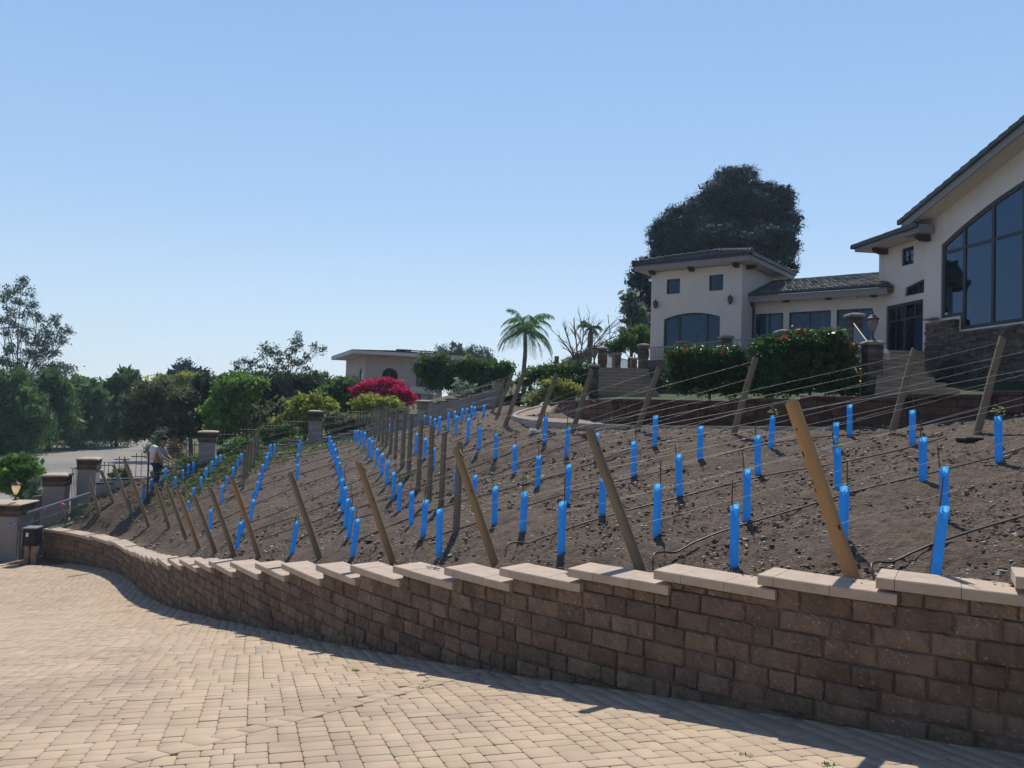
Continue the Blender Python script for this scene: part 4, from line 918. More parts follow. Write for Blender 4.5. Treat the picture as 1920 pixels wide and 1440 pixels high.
mb.build('brick_courses', M['brickdk'], tws)
# curved garden path with its kerb
cpx = [(1043, 757), (1035, 758), (1015, 762), (990, 768), (972, 775), (968, 780), (978, 784), (1000, 788), (1040, 792), (1090, 795), (1140, 797), (1190, 799), (1250, 800), (1320, 800.5), (1400, 801), (1470, 801.5), (1560, 803)]
cz = [27, 26.6, 25.4, 23.6, 21.8, 20.4, 19.4, 18.6, 17.5, 16.6, 16.0, 15.6, 15.1, 14.8, 14.4, 14.0, 13.7]
cp = [P(x, y, z) for (x, y), z in zip(cpx, cz)]; cp = [np.array([p[0], p[1], p[2]]) for p in cp]; cc = catmull(cp, 8)
kb = MB()
for i in range(0, len(cc)-1):
    a, b = cc[i], cc[i+1]; v = b-a; v = v*.985; n_ = np.array([v[1], -v[0], 0])/np.linalg.norm(v[:2])*.11; kb.obox(a-[0, 0, .22], v, n_, [0, 0, .24], bev=.006)
tag(kb.build('path_kerb', M['curb']), kind='structure')
pb = MB(); wl = [np.array([*q[:2], 0]) for q in catmull(tp[:8], 20)]
def zint(p): d = [np.hypot(*(p[:2]-c[:2])) for c in cc]; return cc[int(np.argmin(d))][2]
vs = []; npth = len(cc)
for i, c in enumerate(cc):
    u = i/(npth-1); q = wl[min(len(wl)-1, int(max(0, (u-.25)/.75)*(len(wl)-1)))]
    for k_ in range(4): p = c*(1-k_/3)+np.array([q[0], q[1], c[2]])*(k_/3); vs.append([p[0], p[1], c[2]-.02+.03*k_/3])
pb.add(vs, [[i*4+j, i*4+j+1, i*4+5+j, i*4+4+j] for i in range(npth-1) for j in range(3)]); tag(pb.build('garden_path', M['path']), kind='structure')
# deck
dk = [(6.03, 35.7), (7.46, 33.9), (8.63, 31.3), (10.2, 29.2), (11.75, 26.6)]
deckp = dk+[(14.2, 28.6), (15.3, 29.4), (15.2, 31.6), (10.9, 34.9), (9.9, 33.8), (6.6, 36.4)]
m = MB(); m.prism([[x, y, .2] for x, y in deckp], [0, 0, FL-.22]); dko = empty('deck_platform', (8, 31, .4), 'stone faced deck platform in front of the cream house', 'deck'); m.build('stone_face', M['ledge'], dko)
m = MB(); m.prism([[x, y, FL-.015] for x, y in deckp], [0, 0, .03]); m.build('deck_floor', M['step'], dko)
def pillar(c, w, h0, h1, label, group, name='stone_pillar', capw=1.25, mats=('ledge', 'ledge_lt'), stone=True, rz=0, dome=True, seed=0):
    e = empty(name, (c[0], c[1], h0), label, 'pillar', group); m = MB(); rr = random.Random(seed+int(abs(c[0]*10)))
    if stone:
        z = h0
        while z < h1-.1:
            hh = rr.choice([.06, .08, .10]); hh = min(hh, h1-.1-z+.001)
            if hh < .02: break
            ww = w+rr.uniform(-.035, .02); m.box([c[0]+rr.uniform(-.01, .01), c[1]+rr.uniform(-.01, .01), z+hh/2], (ww, ww, hh-.006), rz+rr.uniform(-.03, .03), bev=.006); z += hh
        m.box([c[0], c[1], (h0+h1)/2-.05], (w*.9, w*.9, h1-h0-.1), rz)
    else: m.box([c[0], c[1], (h0+h1)/2-.05], (w, w, h1-h0-.1), rz, bev=.01)
    m.build('shaft', M[mats[0]], e); q = MB(); W = w*capw; ca, sa = math.cos(rz), math.sin(rz)
    prof = [(W/2*.94, 0), (W/2, .03), (W/2, .07), (W/2*.8, .11 if dome else .075), (W/2*.3, .145 if dome else .08)]; vs = []; fs = []
    for r, z in prof:
        for sx, sy in ((-1, -1), (1, -1), (1, 1), (-1, 1)): vs.append([c[0]+(sx*ca-sy*sa)*r+rr.uniform(-.008, .008), c[1]+(sx*sa+sy*ca)*r, h1-.1+z])
    for i in range(4): fs += [[i*4+j, i*4+(j+1) % 4, i*4+4+(j+1) % 4, i*4+4+j] for j in range(4)]
    fs += [[3, 2, 1, 0], [16, 17, 18, 19]]; q.add(vs, fs); q.build('cap', M[mats[1]], e); return e
def railing(a, b, h0a, h1a, h0b, h1b, label, group='railings of the deck and stairs', mat='iron_gr', sp=.12, rr_=.018, spear=0, name='railing', cat='railing'):
    a, b = np.array([*a[:2], 0.]), np.array([*b[:2], 0.]); L = np.linalg.norm(b-a); e = empty(name, (a[0], a[1], h0a), label, cat, group); m = MB()
    Z = lambda z: np.array([0, 0, z]); m.tube([a+Z(h1a), b+Z(h1b)], rr_*1.4, 6); m.build('top_rail', M[mat], e); m = MB(); m.tube([a+Z(h0a+.1), b+Z(h0b+.1)], rr_, 6); m.build('bottom_rail', M[mat], e); q = MB(); k = max(2, int(L/sp))
    for i in range(1, k):
        u = i/k; p = a+(b-a)*u; z0 = h0a+(h0b-h0a)*u+.1; z1 = h1a+(h1b-h1a)*u; q.tube([p+Z(z0), p+Z(z1+spear)], [rr_*.8, rr_*.8], 4)
        if spear: q.tube([p+Z(z1+spear-.03), p+Z(z1+spear), p+Z(z1+spear+.07)], [.006, .02, .002], 4)
    q.build('balusters', M[mat], e); return e
def lamp(c, s, label, lit=False, group=None):
    e = empty('post_lantern', c, label, 'lantern', group); m = MB(); c = np.asarray(c, float)
    m.lathe(c, [(.10*s, 0), (.10*s, .03*s), (.04*s, .06*s), (.03*s, .16*s), (.05*s, .2*s), (.03*s, .24*s)], 10); m.lathe(c+[0, 0, .60*s], [(.17*s, 0), (.19*s, .02*s), (.15*s, .06*s), (.10*s, .10*s), (.09*s, .13*s), (.03*s, .15*s), (.02*s, .2*s), (.03*s, .22*s), (.005*s, .27*s)], 10)
    for k_ in range(6): a = k_*pi/3; m.tube([c+[.055*s*math.cos(a), .055*s*math.sin(a), .24*s], c+[.16*s*math.cos(a), .16*s*math.sin(a), .61*s]], .008*s, 4)
    m.build('lamp_frame', M['lampm'], e); g = MB(); g.lathe(c+[0, 0, .23*s], [(.045*s, 0), (.10*s, .12*s), (.145*s, .26*s), (.15*s, .37*s)], 10); g.build('lamp_glass', M['litglass' if lit else 'lampglass'], e)
    if lit: b = MB(); b.lathe(c+[0, 0, .50*s], [(.02*s, 0), (.05*s, .05*s), (.06*s, .09*s), (.02*s, .16*s)], 8); b.build('bulb', M['bulb'], e)
    return e
dkp = [(1205, 646, dk[0]), (1279, 640, dk[1]), (1364, 631, dk[2]), (1464, 620, dk[3]), (1590, 589, dk[4])]
tops = []
nm = ['left end above the lawn steps', 'before the arched window', 'between the arched window and the wing', 'before the first sliding door', 'tallest, at the head of the right stairs']
for i, (px, py, c) in enumerate(dkp):
    h1 = P(px, py, c[1])[2]; tops.append(h1); pillar(c, .44, 1.2, h1, 'stone railing pillar with pale cap, %s' % nm[i], 'stone pillars of the deck railing')
for i in range(4): railing(dk[i], dk[i+1], FL, min(tops[i], tops[i+1])-.16, FL, min(tops[i], tops[i+1])-.16, 'grey metal deck railing, %s span from the lawn steps' % ORD[i])
# left flight up from the lawn
def flight(pa, pb, pc, pd, h0, h1, n, label, name='garden_steps', ext=None):
    e = empty(name, ((pa[0]+pb[0])/2, (pa[1]+pb[1])/2, h0), label, 'steps'); pa, pb, pc, pd = (np.array([*q, 0.]) for q in (pa, pb, pc, pd)); m = MB(); t_ = MB()
    for i in range(n):
        u0, u1 = i/n, 1.0; A_, B_ = pa+(pd-pa)*u0, pb+(pc-pb)*u0; C_, D_ = pc, pd; B_ = B_ if ext is None else np.array([ext[min(i, len(ext)-1)]*A_[1], A_[1], 0.]); z0 = h0+(h1-h0)*i/n; z1 = h0+(h1-h0)*(i+1)/n
        m.prism([A_+[0, 0, z0-(.4 if i == 0 else .0)], B_+[0, 0, z0-(.4 if i == 0 else 0)], C_+[0, 0, z0-(.4 if i == 0 else 0)], D_+[0, 0, z0-(.4 if i == 0 else 0)]], [0, 0, z1-z0-.052+(.4 if i == 0 else 0)])
        dv = (pa-pd)/np.linalg.norm(pa-pd)*.03; t_.prism([A_+dv+[0, 0, z1-.05], B_+dv+[0, 0, z1-.05], C_+[0, 0, z1-.05], D_+[0, 0, z1-.05]], [0, 0, .05])
    m.build('riser', M['step'], e); t_.build('tread', M['ledge_lt'], e); return e
x_ = lambda px, z: (px-960)/1450*z
flight((x_(1121, 29.5), 29.5), (x_(1238, 29.5), 29.5), (x_(1214, 34.5), 34.5), (x_(1122, 34.5), 34.5), .55, 1.82, 8, 'pale stone steps climbing from the lawn left of the hibiscus hedge')
m = MB(); lp_ = [(x_(1122, 34.4), 34.4), (x_(1216, 34.4), 34.4), (6.03, 35.7), (6.3, 38), (5.2, 41.5), (3.6, 40.5), (3.4, 36.5)]; m.prism([[x, y, .3] for x, y in lp_], [0, 0, 1.7]); lo_ = empty('stair_landing', (4.5, 36, .3), 'paved landing at the head of the lawn steps', 'landing'); m.build('landing_slab', M['step'], lo_)
sp_ = [(1130, 652, 36.2), (1156, 662, 38.2), (1187, 671, 40.4)]; pc_ = []
for i, (px, py, z) in enumerate(sp_):
    p = P(px, py, z); pc_.append(p); pillar(p[:2], .40, 1.6, p[2], 'small stone pillar with pale cap, %s from the left above the lawn steps' % ORD[i], 'small pillars above the lawn steps', name='stone_pillar')
for i in range(2): railing(pc_[i], pc_[i+1], 2.0, pc_[i][2]-.2, 2.0, pc_[i+1][2]-.2, 'short metal railing above the lawn steps, %s' % ('left span' if i == 0 else 'right span'))
p = P(1114, 684, 29.6); pillar(p[:2], .34, .2, p[2], 'slim dark stone lamp pillar left of the lawn steps', 'stone lamp pillars', capw=1.3); lamp((p[0], p[1], p[2]+.03), .95, 'bronze lantern on the slim pillar left of the lawn steps', group='bronze lanterns on pillars')
# right flight to the front door
zb_, zt_ = 19.6, 27.6
flight((x_(1640, zb_), zb_), (x_(1850, zb_), zb_-.8), (15.15, 27.6), (x_(1650, zt_), zt_), .5, FL, 10, 'broad pale stone stairs rising to the front double door', ext=[(q-960)/1450 for q in (1841, 1800, 1775, 1752, 1738, 1734)])
p = P(1636, 641, 22.4); pillar(p[:2], .46, .3, p[2], 'thick dark stone lamp pillar at the foot of the front stairs', 'stone lamp pillars', capw=1.18); lamp((p[0], p[1], p[2]+.04), 1.0, 'bronze lantern on the thick pillar beside the front stairs', group='bronze lanterns on pillars'); pr_ = p
a = P(1601, 607, 25.8); b = P(1627, 642, 22.8); railing(a, b, a[2]-1.0, a[2], b[2]-1.0, b[2], 'sloping grey handrail between the two tall pillars of the front stairs', sp=.11)
m = MB(); a1 = P(1592, 668, 25.8); b1 = P(1620, 716, 22.6); m.prism([a1, b1, b1-[0, 0, .35], a1-[0, 0, .35]], [.0, .35, 0]); ck = empty('stair_cheek', b1, 'sloping pale stone stair cheek beside the hibiscus hedge', 'coping'); m.build('coping', M['ledge_lt'], ck)
q = P(1661, 673, 25.2); ln = empty('white_lantern', q, 'small white lantern with pointed top standing on the front stairs', 'lantern'); m = MB()
for sx in (-1, 1):
    for sy in (-1, 1): m.box([q[0]+sx*.07, q[1]+sy*.07, q[2]+.1], (.016, .016, .2))
m.box([q[0], q[1], q[2]+.01], (.17, .17, .02)); m.build('lantern_frame', M['white'], ln); m = MB(); m.lathe([q[0], q[1], q[2]+.2], [(.13, 0), (.12, .02), (.05, .1), (.012, .14)], 4, smooth=False); m.build('lantern_roof', M['white'], ln)
# ------------------------------------------------------------------ foliage
def leaf_cloud(blobs, clump_r, per, dens, lsize, aspect=.45, droop=0., inner=.55, upb=.35, seed=0, hang=0., na=.5):
    g = np.random.default_rng(seed); Cn = []; Cc = []
    for (c, r) in blobs:
        c = np.array(c); r = np.array(r); area = 4*pi*(np.mean(r)**2); k = max(4, int(dens*area/(clump_r**2)))
        d = g.normal(size=(k, 3)); d /= np.linalg.norm(d, axis=1)[:, None]; rad = inner+(1.0-inner)*g.random(k)**.45
        wob = 1+.22*(vnoise(d[:, 0]*2.3+c[0], d[:, 1]*2.3+d[:, 2]*1.7+c[1], seed)-.5)*2
        Cc.append(c+d*r*(rad*wob)[:, None]); Cn.append(d)
    Cc = np.concatenate(Cc); Cn = np.concatenate(Cn); k = len(Cc); n = k*per
    ci = np.repeat(np.arange(k), per); off = g.normal(size=(n, 3))*clump_r*.5; off[:, 2] = off[:, 2]*.75-hang*np.abs(g.normal(size=n))*clump_r*2
    p = Cc[ci]+off; a = g.normal(size=(n, 3)); a[:, 2] -= droop*2.2; a /= np.linalg.norm(a, axis=1)[:, None]
    nn = g.normal(size=(n, 3))*(1 if na < .8 else .55)+Cn[ci]*na+np.array([0, 0, upb]); b = np.cross(nn, a); b /= (np.linalg.norm(b, axis=1)[:, None]+1e-6)
    s = lsize*(.6+.8*g.random(n)); a = a*s[:, None]*.5; b = b*(s*aspect)[:, None]*.5
    V = np.stack([p-a, p+b*.9-a*.1, p+a, p-b*.9-a*.1], 1); return V.reshape(-1, 3), np.arange(n*4).reshape(-1, 4)
def crown(name, parent, mat, blobs, lobes=0, lobe_r=.42, **kw):
    if lobes:
        g = random.Random(kw.get('seed', 0)+9); nb = []
        for c, r in blobs:
            nb.append((c, np.array(r)*.66))
            for _ in range(lobes):
                d = np.array([g.gauss(0, 1), g.gauss(-.35, 1), g.gauss(.25, 1)]); d /= np.linalg.norm(d); s = lobe_r*g.uniform(.7, 1.25); nb.append((np.array(c)+d*np.array(r)*(1.0-s*.4), np.array(r)*s*np.array([1.1, 1.1, .85])))
        blobs = nb
    V, Fq = leaf_cloud(blobs, **kw)
    if kw.get('inner', .55) > .3:
        k2 = dict(kw); k2.update(lsize=kw['lsize']*2.6, inner=.15, dens=kw['dens']*.55, per=max(6, kw['per']//4), seed=kw.get('seed', 0)+500, aspect=max(.6, kw.get('aspect', .45))); k2.pop('hang', None)
        V2, F2 = leaf_cloud([(c, np.array(r)*.78) for c, r in blobs], **k2); Fq = np.concatenate([Fq, F2+len(V)]); V = np.concatenate([V, V2])
    return link(name, mesh_np(name, V, Fq, mat), parent)
def pxblobs(z, bl):
    out = []
    for q in bl:
        px, py, rx, ry = q[:4]; zz = z+(q[4] if len(q) > 4 else 0); out.append((P(px, py, zz), (rx*zz/FP, rx*zz/FP*.9, ry*zz/FP)))
    return out
def limbs(mb, base, tops, r0, seed=0, sub=3, bend=.12, tip=.015, fork=.35, subr=1.0):
    rr = random.Random(seed); base = np.array(base, float); cen = np.mean([t[0] for t in tops], 0); minz = min(t[0][2]-t[1][2]*.3 for t in tops)
    fk = base+(cen-base)*fork; fk[2] = base[2]+(minz-base[2])*.8 if minz > base[2]+.5 else base[2]+.3
    m_ = (base+fk)/2+np.array([rr.uniform(-1, 1), rr.uniform(-1, 1), 0])*bend*np.linalg.norm(fk-base)*.4
    mb.tube([base-[0, 0, .3], base+(m_-base)*.1, m_, fk], [r0*1.35, r0*1.05, r0*.85, r0*.7], 8)
    for (c, r) in tops:
        c = np.array(c, float); v = c-fk; L = np.linalg.norm(v)+1e-6; q = fk+v*.45+np.array([rr.uniform(-1, 1)*.12*L, rr.uniform(-1, 1)*.12*L, .10*L]); rl = r0*.5*min(1, max(.35, r[0]/2.5))
        mb.tube([fk, q, c], [rl, rl*.65, rl*.3], 6)
        for _ in range(sub):
            d = np.array([rr.gauss(0, 1), rr.gauss(0, 1), rr.gauss(.2, .8)]); d /= np.linalg.norm(d); e = c+d*np.array(r)*.85*subr; s_ = q+(c-q)*rr.uniform(.2, 1); md = (s_+e)/2+np.array([rr.uniform(-.1, .1)*L for _ in range(3)])*.5
            mb.tube([s_, md, e], [rl*.35, rl*.22, tip], 4)
nm_fat = lambda n: n in ('pepper_tree', 'leafy_tree', 'leafy_shrub')
def tree(name, label, z, bl, leafm, base=None, gh=-5.3, tr=.18, bark='bark', seed=0, cat='tree', group=None, sub=3, tname='trunk', fork=.35, **kw):
    if nm_fat(name): bl = [(q[0], q[1], q[2]*1.25, q[3]*1.2)+tuple(q[4:]) for q in bl]
    B = pxblobs(z, bl)
    if base is None: base = (float(np.mean([b[0][0] for b in B])), float(np.mean([b[0][1] for b in B])))
    else: base = (x_(base, z), z)
    if callable(gh): gh = float(gh(np.array([base[0]]), np.array([base[1]]))[0])
    e = empty(name, (base[0], base[1], gh), label, cat, group); mb = MB(); limbs(mb, (base[0], base[1], gh), B, tr, seed, sub, fork=fork); mb.build(tname, M[bark], e)
    d = dict(clump_r=.42, per=30, dens=.62, lsize=.23, seed=seed, lobes=(6 if name in ('leafy_tree', 'leafy_shrub', 'pepper_tree', 'box_hedge', 'round_bush', 'bougainvillea') else 0)); d.update(kw); crown('crown' if cat == 'tree' else 'foliage', e, M[leafm], B, **d); return e
G1 = 'trees across the road'; G2 = 'garden trees below the neighbouring house'; G3 = 'shrubs on the slope'
# big stone pine behind the house
pine = [(q[0], q[1], q[2]*.92, q[3]*.92)+tuple(q[4:]) for q in [(1392, 348, 54, 36), (1342, 380, 42, 34, -1), (1442, 384, 40, 38), (1392, 410, 88, 52, 1), (1300, 415, 48, 38, -1), (1262, 440, 40, 38), (1250, 480, 28, 32), (1330, 440, 50, 40, -2), (1466, 430, 32, 60, 1), (1478, 475, 22, 34), (1400, 450, 86, 26, -4), (1440, 475, 40, 22, -4), (1350, 470, 60, 30), (1290, 470, 40, 30, -1)]]
tree('pine_tree', 'huge dark rounded pine towering behind the cream house', 58, pine, 'lf_pine', base=1385, gh=2, tr=.5, seed=2, clump_r=.36, per=26, dens=.95, lsize=.18, aspect=.35, inner=.85, upb=.5, sub=2, lobes=9, lobe_r=.46, na=1.5)
tree('pine_tree', 'narrow dark pine rising at the left edge of the cream house', 50, [(1212, 508, 22, 22), (1200, 535, 20, 24), (1208, 568, 24, 26), (1204, 598, 22, 22), (1226, 560, 12, 60)], 'lf_pine', gh=1, tr=.3, seed=3, clump_r=.34, per=26, dens=.9, lsize=.17, aspect=.35, inner=.8, lobes=7, lobe_r=.5, na=1.4)
tree('leafy_tree', 'pale green loose tree beside the narrow pine left of the house', 44, [(1180, 565, 10, 12), (1186, 585, 15, 14), (1196, 608, 18, 14)], 'lf_grey', gh=1, tr=.1, seed=4, clump_r=.3, per=20, dens=.35, lsize=.16)
tree('round_bush', 'large clipped green bush at the left corner of the cream house', 38.6, [(1190, 632, 30, 18), (1170, 645, 26, 18), (1210, 640, 18, 24), (1150, 652, 16, 14)], 'lf_mid', gh=1.2, tr=.08, seed=5, cat='bush', clump_r=.25, per=30, dens=.8, lsize=.11, group=G3)
# hibiscus hedge
def hib(label, z, bl, nfl, seed):
    e = tree('hibiscus_bush', label, z, bl, 'lf_gloss', gh=.4, tr=.05, seed=seed, cat='bush', clump_r=.16, per=26, dens=.75, lsize=.085, aspect=.62, inner=.6, upb=.5, group='hibiscus bushes before the deck')
    B = pxblobs(z, bl); rr = random.Random(seed); m = MB()
    for _ in range(nfl):
        m = MB()
        c, r = rr.choice(B); a = rr.uniform(-2.6, -.5); u = rr.uniform(.15, .95); s = math.sqrt(1-u*u); p = c+np.array([math.cos(a)*s*r[0], math.sin(a)*s*r[1], u*r[2]])*1.02
        for k_ in range(5): t = 2*pi*k_/5+rr.random(); q1_ = np.array([math.cos(t), .3, math.sin(t)])*.075; q2_ = np.array([math.cos(t+.9), .3, math.sin(t+.9)])*.075; m.add([p, p+q1_, p+(q1_+q2_)*.72+[0, -.03, 0], p+q2_], [[0, 1, 2, 3]])
        m.build('flower', M['redflower'], e)
    pass
hib('low dark glossy hibiscus with a few coral flowers, left half of the hedge', 23.5, [(1275, 668, 26, 18), (1272, 700, 24, 36), (1310, 672, 34, 20), (1318, 705, 40, 36), (1365, 670, 36, 22), (1372, 705, 40, 36), (1410, 700, 30, 38)], 7, 11)
hib('taller bright green hibiscus with coral flowers against the stair rail', 22.6, [(1440, 655, 34, 24), (1480, 645, 38, 24), (1445, 700, 42, 44), (1520, 640, 40, 22), (1560, 640, 32, 22), (1500, 690, 48, 46), (1555, 690, 42, 50), (1590, 665, 20, 26), (1590, 715, 26, 26)], 9, 12)
# garden left of the terrace
gdh = lambda x, y: GD(x, y)
tree('yellow_shrub', 'bright yellow green shrub behind the leaning posts at the path', 27.5, [(1035, 726, 20, 14), (1062, 730, 22, 12), (1015, 742, 16, 12), (1050, 742, 24, 10), (1078, 738, 12, 10), (998, 752, 12, 10)], 'lf_yel', gh=gdh, tr=.03, seed=14, cat='bush', clump_r=.2, per=30, dens=.8, lsize=.12, aspect=.35, group=G3)
tree('green_shrub', 'soft green shrub mass behind the yellow shrub', 33, [(1010, 700, 22, 14), (1040, 694, 20, 12), (1072, 690, 24, 14), (1100, 695, 14, 16), (990, 715, 14, 16), (1000, 740, 14, 12)], 'lf_mid', gh=gdh, tr=.04, seed=15, cat='bush', clump_r=.28, per=30, dens=.75, lsize=.13, group=G3)
tree('dark_shrub', 'low dark shrub between the last leaning posts', 36, [(990, 705, 12, 12), (975, 716, 10, 10), (1020, 716, 16, 16), (1060, 712, 30, 12), (1095, 716, 16, 12)], 'lf_dark', gh=gdh, tr=.04, seed=16, cat='bush', clump_r=.28, per=28, dens=.75, lsize=.13, group=G3)
tree('small_conifer', 'small pointed dark conifer on the skyline right of the palm', 60, [(1020, 692, 6, 5), (1030, 695, 7, 6), (1085, 672, 14, 12), (1100, 664, 10, 10), (1065, 680, 12, 10)], 'lf_euc', gh=0, tr=.08, seed=17, cat='tree', clump_r=.35, per=20, dens=.7, lsize=.2)
m = MB(); p = P(1043, 700, 52); m.tube([[p[0], p[1], .0], [p[0], p[1], P(1043, 668, 52)[2]]], [.17, .15], 8); c_ = empty('slim_column', (p[0], p[1], 0), 'single slim bare column on the skyline between palm and bare tree', 'column'); m.build('shaft', M['bark'], c_)
# queen palm and small palm
def palm(name, label, z, base_px, gh, topy, R, nf, tr, seed, spread=1.0):
    rr = random.Random(seed); top = P(base_px+1, topy, z); bx, by = x_(base_px-2, z), z; e = empty(name, (bx, by, gh), label, 'palm tree', 'palms on the skyline'); m = MB(); b = np.array([bx, by, gh]); k = 10
    m.tube([b+(top-b)*i/k+[.03*math.sin(i), 0, 0] for i in range(k+1)], [tr*(1.15-.25*i/k+.04*(i % 2)) for i in range(k+1)], 9); m.tube([top, top+[0, 0, .5]], [tr*.8, tr*.3], 8); m.build('trunk', M['bark_pale'], e)
    for f in range(nf):
        az = 2*pi*f/nf*2.4+rr.uniform(-.2, .2); el = rr.uniform(-.15, 1.3) if f % 3 else rr.uniform(.9, 1.45); L = R*rr.uniform(.85, 1.1); pts = []; p = top+[0, 0, .25]; d = np.array([math.cos(az)*math.cos(el), math.sin(az)*math.cos(el), math.sin(el)]); n = 14
        for i in range(n+1): pts.append(p.copy()); p = p+d*L/n; d = d+np.array([0, 0, -.165-.06*i/n*spread]); d /= np.linalg.norm(d)
        q = MB(); q.tube(pts, [.035*(1-.8*i/n) for i in range(n+1)], 4, cap=False); sd = np.array([-math.sin(az), math.cos(az), 0])
        for i in range(2, n):
            for h_ in (0, .5):
                P0 = pts[i]+(pts[i+1]-pts[i])*h_; ll = R*.24*math.sin(pi*(i+h_)/(n+1))**.5
                for s_ in (-1, 1):
                    v = sd*s_*.75+(pts[i+1]-pts[i])/np.linalg.norm(pts[i+1]-pts[i])*.4+np.array([0, 0, rr.uniform(-.9, -.35)]); v = v/np.linalg.norm(v)*ll*rr.uniform(.8, 1.15); w_ = np.array([0, 0, 1.])*.03+(pts[i+1]-pts[i])*.12
                    q.add([P0, P0+v*.5+w_, P0+v+[0, 0, -.08*ll], P0+v*.5-w_], [[0, 1, 2, 3]])
        q.build('frond', M['lf_palm'], e)
palm('palm_tree', 'tall feathery palm standing on the skyline in the centre', 50, 984, .3, 632, 2.6, 24, .14, 21)
palm('palm_tree', 'small young palm behind the bare branches', 46, 1106, 1.0, 626, 1.0, 14, .16, 22)
# bare tree
def bare(label, z, base_px, gh, tips, r0, seed):
    rr = random.Random(seed); b = np.array([x_(base_px, z), z, gh]); e = empty('bare_tree', b, label, 'tree'); m = MB(); tr = MB()
    f0 = P(base_px-4, 690, z); tr.tube([b, (b+f0)/2+[.05, 0, 0], f0], [r0, r0*.8, r0*.6], 7); tr.build('trunk', M['bark_pale'], e)
    def br(p, q, r, d):
        v = q-p; L = np.linalg.norm(v); m1 = p+v*.5+np.array([rr.gauss(0, .06), rr.gauss(0, .06), rr.gauss(.03, .04)])*L; m.tube([p, m1, q], [r, r*.7, r*.35], 5 if d else 4, cap=False)
        if d > 0:
            for k_ in range(4 if d > 1 else 3):
                s_ = m1+(q-m1)*rr.uniform(-.6, .9); dd = v/L+np.array([rr.gauss(0, .55), rr.gauss(0, .5), rr.gauss(.25, .35)]); dd /= np.linalg.norm(dd); br(s_, s_+dd*L*rr.uniform(.3, .55), r*.5, d-1)
    for (px, py) in tips: br(f0, P(px, py, z)+[0, rr.uniform(-1, 1), 0], r0*.5, 2)
    m.build('branches', M['bark_pale'], e)
bare('leafless tree with thin pale branches right of the palm', 36, 1088, .5, [(1044, 632), (1058, 606), (1075, 598), (1095, 594), (1118, 600), (1140, 612), (1128, 640), (1150, 632), (1060, 650)], .09, 31)
# hedge and the neighbour's garden
tree('box_hedge', 'long dense dark green hedge on the bank right of the neighbouring house', 43, [(805, 690, 22, 22), (840, 685, 26, 20), (875, 692, 28, 20), (910, 695, 26, 18), (938, 700, 18, 18), (815, 715, 24, 26), (850, 715, 26, 24), (890, 718, 28, 22), (925, 715, 22, 20)], 'lf_mid', gh=-2, tr=.12, seed=41, cat='hedge', clump_r=.35, per=34, dens=.9, lsize=.15, upb=.7, inner=.7)
tree('olive_shrub', 'pale grey green shrub in front of the long hedge', 38, [(868, 722, 15, 14), (880, 732, 12, 10), (855, 734, 10, 8)], 'lf_grey', gh=-.8, tr=.05, seed=42, cat='bush', clump_r=.3, per=16, dens=.5, lsize=.12, aspect=.25)
for i, (px, py, r, r2, s_) in enumerate(((828, 655, 12, 14, 1), (856, 655, 13, 18, 2), (884, 660, 14, 16, 3), (908, 662, 14, 13, 4))):
    tree('gum_tree', 'blue grey gum tree over the hedge, %s from the left' % ORD[i], 95+i, [(px, py, r, r2*.7), (px-8, py+14, r, r2*.6), (px+6, py+12, r, r2*.6), (px, py+26, r*1.2, 12)], 'lf_euc', gh=-3, tr=.2, seed=50+i, group='gum trees behind the hedge', clump_r=.6, per=20, dens=.55, lsize=.35, aspect=.3)
tree('bougainvillea', 'magenta flowering bougainvillea mound under the neighbouring house', 46, [(700, 738, 30, 20), (735, 738, 30, 22), (758, 748, 16, 18), (675, 736, 14, 10), (715, 730, 24, 14), (722, 722, 20, 10)], 'bougain', gh=-3.2, tr=.1, seed=61, cat='shrub', clump_r=.3, per=34, dens=.75, lsize=.15, aspect=.6, inner=.75)
